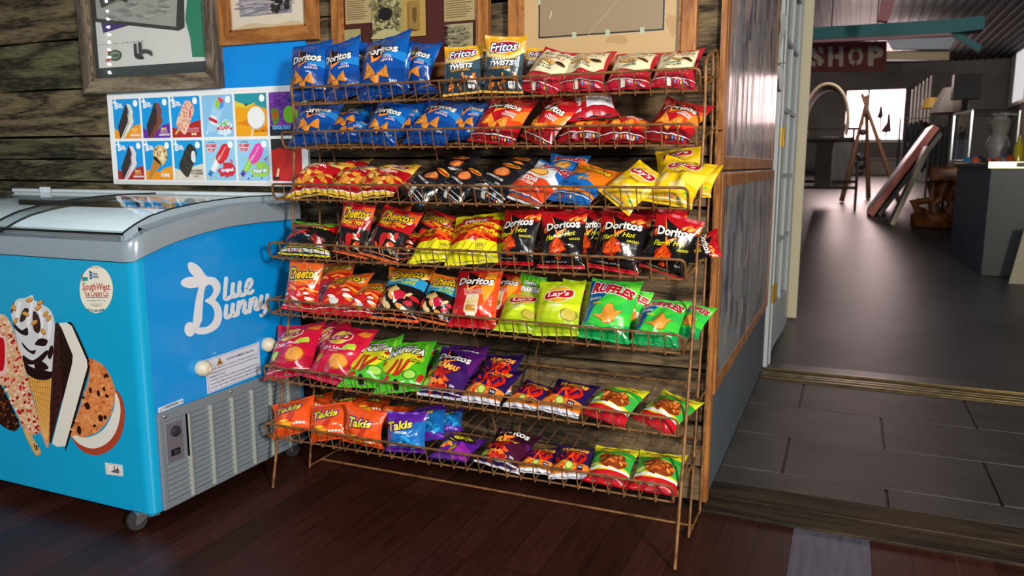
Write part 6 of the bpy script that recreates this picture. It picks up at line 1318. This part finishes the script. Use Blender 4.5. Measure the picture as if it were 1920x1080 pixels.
# leaning pictures
def lean(bot,top,colr,colf,th,leny,label,facecol2=None):
    b3=ramp(*bot); t3=at(top[0],top[1],b3.y); v=(t3-b3); L_=v.length; u=v.normalized(); n_=Vector((-u.z,0,u.x)); 
    if n_.z<0: n_=-n_
    m=MB(); Q=[b3,b3+u*L_,b3+u*L_+n_*th,b3+n_*th]; m.prism(Q,(0,leny,0),colr)
    Q2=[p+Vector((0,.05,0))+n_*0 for p in (b3+u*.06+n_*(th),b3+u*(L_-.06)+n_*th)]
    m.add([Q2[0]+n_*.004,Q2[1]+n_*.004,Q2[1]+n_*.004+Vector((0,leny-.1,0)),Q2[0]+n_*.004+Vector((0,leny-.1,0))],[(0,1,2,3)],colf)
    o=m.obj('leaning_picture',mat('picture_stack',rough=.45,attr=True),fixn=False); return tag(o,label,'picture')
lean((1637,406),(1762,240),'#c4624a','#8f8890',.08,1.0,'long red and salmon edged picture leaning leftmost on the shop floor')
lean((1652,406),(1768,252),'#4a4a34','#5a2018',.05,.9,'olive green edged picture leaning just right of the salmon one')
lean((1677,423),(1747,276),'#a89c78','#4a4c52',.05,.5,'grey picture with pale cream edge, rightmost of the leaning stack')
lean((1752,330),(1812,245),'#77746c','#3c3e40',.04,.8,'grey board leaning behind the carved chair') if False else None
# carved stump chair
sy=ramp(1752,424).y; b0=ramp(1752,424); k=1/FPX*sy
stw=woodmat('varnished_log','#a8622c','#5a2c10',(3,3,3),scale=3,rough=.35,bump=.2)
ch=empty('log_chair',b0,'chunky varnished log stool with curved carved legs beside the counter','stool')
m=MB(); m.lathe([(0,0),(.24,0),(.25,.03),(.25,.13),(.23,.15),(0,.15)],Matrix.Translation(b0),24); m.obj('base',stw,ch,smooth=True)
zt=at(1755,340,sy).z; zt2=at(1755,312,sy).z
m=MB(); m.box((b0.x-.10,b0.y-.2,zt),(b0.x+.27,b0.y+.2,zt2)); m.obj('seat',stw,ch,bevel=.03)
for s in (-1,0,1): 
    m=MB(); m.tube([(b0.x+s*.13,b0.y+.02*s,b0.z+.14),(b0.x+s*.2-.03,b0.y,b0.z+.26),(b0.x+s*.08+.04,b0.y,(b0.z+zt)/2+.05),(b0.x+s*.13+.08,b0.y,zt+.01)],[.07,.06,.05,.07],10); m.obj('leg',stw,ch,smooth=True)
# counter
k0=ramp(1838,517); k1=ramp(1793,468)
ct=empty('shop_counter',k0,'dark metal fronted shop counter with bright edged top at the right edge','counter')
zt=at(1850,313,k0.y).z; xr=2.45
side_far=Vector((at(1796,300,k0.y+1.2).x,k0.y+1.2,0))
m=MB(); Fp=[Vector((k0.x,k0.y,k0.z)),Vector((xr,k0.y-.15,k0.z)),Vector((xr,k0.y+1.5,k0.z)),Vector((side_far.x,side_far.y,k0.z))]
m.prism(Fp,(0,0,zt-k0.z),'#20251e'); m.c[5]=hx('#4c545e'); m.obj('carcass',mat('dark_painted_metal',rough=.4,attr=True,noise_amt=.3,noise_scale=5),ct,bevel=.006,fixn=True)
ctr=Vector((sum(p.x for p in Fp)/4,sum(p.y for p in Fp)/4,0)); Tp=[Vector((ctr.x+(p.x-ctr.x)*1.03,ctr.y+(p.y-ctr.y)*1.03,zt)) for p in Fp]; m=MB().prism(Tp,(0,0,.035)); m.obj('counter_top',mat('dark_counter_top',col='#2a2420',rough=.25,spec=.6),ct,bevel=.004)
m=MB(); m.box((Tp[0].x,Tp[0].y-.02,zt-.01),(Tp[1].x,Tp[0].y,zt+.04)); m.obj('metal_edge',mat('chrome_edge',col='#c8bfa0',rough=.35,metal=1),ct)
ztt=zt+.036
# display case
cx0=at(1815,290,k0.y+.3).x; cx1=at(1906,290,k0.y+.3).x; cy0=k0.y+.25; hh=.42
gc=empty('glass_display_case',(cx0,cy0,ztt),'chrome framed glass display case standing on the shop counter','display case'); m=MB()
for x in (cx0,cx1):
    for y in (cy0,cy0+.5): m.tube([(x,y,ztt),(x,y,ztt+hh)],.012,6)
for z in (ztt+.012,ztt+hh): m.tube([(cx0,cy0,z),(cx1,cy0,z),(cx1,cy0+.5,z),(cx0,cy0+.5,z),(cx0,cy0,z)],.012,6)
m.obj('case_frame',mat('chrome',col='#d8d4c8',rough=.15,metal=1),gc); m=MB().box((cx0+.01,cy0+.01,ztt+.02),(cx1-.01,cy0+.49,ztt+hh-.01)); m.obj('case_glass',glass('case_glass',(.9,.92,.92),.03),gc)
gc.rotation_euler=(0,0,R(9))
rd=random.Random(9)
for i in range(14):
    m=MB(); cc=rd.choice(['#8a3a20','#b05a2a','#1c4a6a','#2a2a30','#6a6a70','#a84a30','#1a6a8a']); r0=rd.uniform(.025,.045); x=at(rd.uniform(1812,1900),300,k0.y+.1).x; y=k0.y+rd.uniform(.03,.2); 
    m.lathe([(0,0),(r0,.0),(r0*1.1,r0*.6),(r0*.6,r0*1.3),(0,r0*1.5)],Matrix.Translation((x,y,ztt)),10,cc)
    tag(m.obj('trinket',mat('trinket_glaze',rough=.3,attr=True),smooth=True),'small coloured trinket in the clutter along the counter top in front of the glass case','trinket','trinkets on the counter top')
m=MB(); x=at(1910,290,k0.y+.1).x; m.lathe([(0,0),(.035,0),(.035,.13),(.013,.17),(.013,.21),(0,.21)],Matrix.Translation((x,k0.y+.12,ztt)),14); tag(m.obj('bottle',mat('yellow_liquid',col='#9a8a1c',rough=.15),smooth=True),'yellow bottle standing on the counter beside the glass case','bottle')
m=MB(); x=at(1875,240,k0.y+.5).x; m.lathe([(0,0),(.07,0),(.10,.12),(.06,.2),(.09,.30),(.05,.36),(0,.37)],Matrix.Translation((x,k0.y+.5,ztt+.03)),16); tag(m.obj('pottery_vase',mat('pale_pottery',col='#8a8078',rough=.4),smooth=True),'pale vase shown inside the glass display case','vase')
# white board at the right edge
w0=ramp(1891,532); P=[w0,ramp(1955,545),at(1990,425,w0.y),at(1921,428,w0.y)]
P=[Vector((p.x,w0.y,p.z)) for p in (w0,Vector((w0.x+.35,w0.y,w0.z)),at(1990,420,w0.y),at(1921,428,w0.y))]
m=MB().prism(P,(0,.03,0)); tag(m.obj('leaning_board',mat('cream_board',col='#a39a80',rough=.6),bevel=.003),'cream board leaning against the counter front at the right edge','board')
# shop clutter along right wall
cl2=mat('shop_clutter',rough=.6,attr=True); 
def lampshade(px,py,Y,r0,r1,h,col,label,nm='lampshade',cat='lamp'):
    p=at(px,py,Y); m=MB(); m.lathe([(r1,0),(r0,h)],Matrix.Translation(p),16,col); z0=rz(Y); m.lathe([(.015,z0-p.z),(.015,0.02)],Matrix.Translation(p),8,'#2a2420'); m.lathe([(.12,z0-p.z+.0),(.10,z0-p.z+.04),(0,z0-p.z+.05)],Matrix.Translation(p),12,'#2a2420'); return tag(m.obj(nm,cl2,fixn=True),label,cat)
lampshade(1782,212,11,.10,.24,.30,'#5c5046','grey brown lampshade on a stand near the right shop windows')
lampshade(1748,203,12.5,.10,.15,.14,'#9a7420','small yellow shade on a stand left of the brown lampshade')
m=MB(); p=at(1812,185,10.5); m.box((p.x-.14,p.y,p.z),(p.x+.14,p.y+.2,p.z+.28),'#221c18'); m.tube([(p.x,p.y+.1,rz(10.6)),(p.x,p.y+.1,p.z)],.03,8,'#221c18'); tag(m.obj('wooden_birdhouse',cl2),'dark wooden box on a post before the right windows','box')
for i in range(6):
    px=1708+i*7; p=at(px,228-i*5,15.5); m=MB(); m.tube([(p.x,15.5,rz(15.5)),(p.x,15.5,p.z+.55)],.022,6,'#8a837c'); tag(m.obj('walking_stick',cl2),'pale upright stick in the row against the far shop wall','stick','pale sticks by the far wall')
# led string hanging behind the viewer, mirrored in the grey frame's glass
GY=WY-.05+.05*.40
pts=[]
for i,(x,y) in enumerate([(199,3),(201,21),(202,36),(203,51),(204,65),(204.5,79),(204.5,93),(204.5,107),(205,121),(205,136),(205.5,150)]):
    p=at(x,y,GY); d=(p-C0); d.y=-d.y; pts.append(p+d*(1.45/abs(d.y)))
led=empty('led_string',(pts[-1].x,pts[-1].y,0),'vertical string of small white lights, seen as a reflection in the grey framed poster','light string')
m=MB(); m.tube([pts[0]+Vector((0,0,.4))]+pts+[Vector((pts[-1].x,pts[-1].y,.0))],.003,5); m.obj('cord',blk,led)
for p in pts: m=MB(); m.lathe([(0,-.007),(.006,-.004),(.007,0),(.006,.004),(0,.007)],Matrix.Translation(p),10); m.obj('bulb',mat('led_bulb',col='#ffffff',emit=('#e8fff0',160)),led)
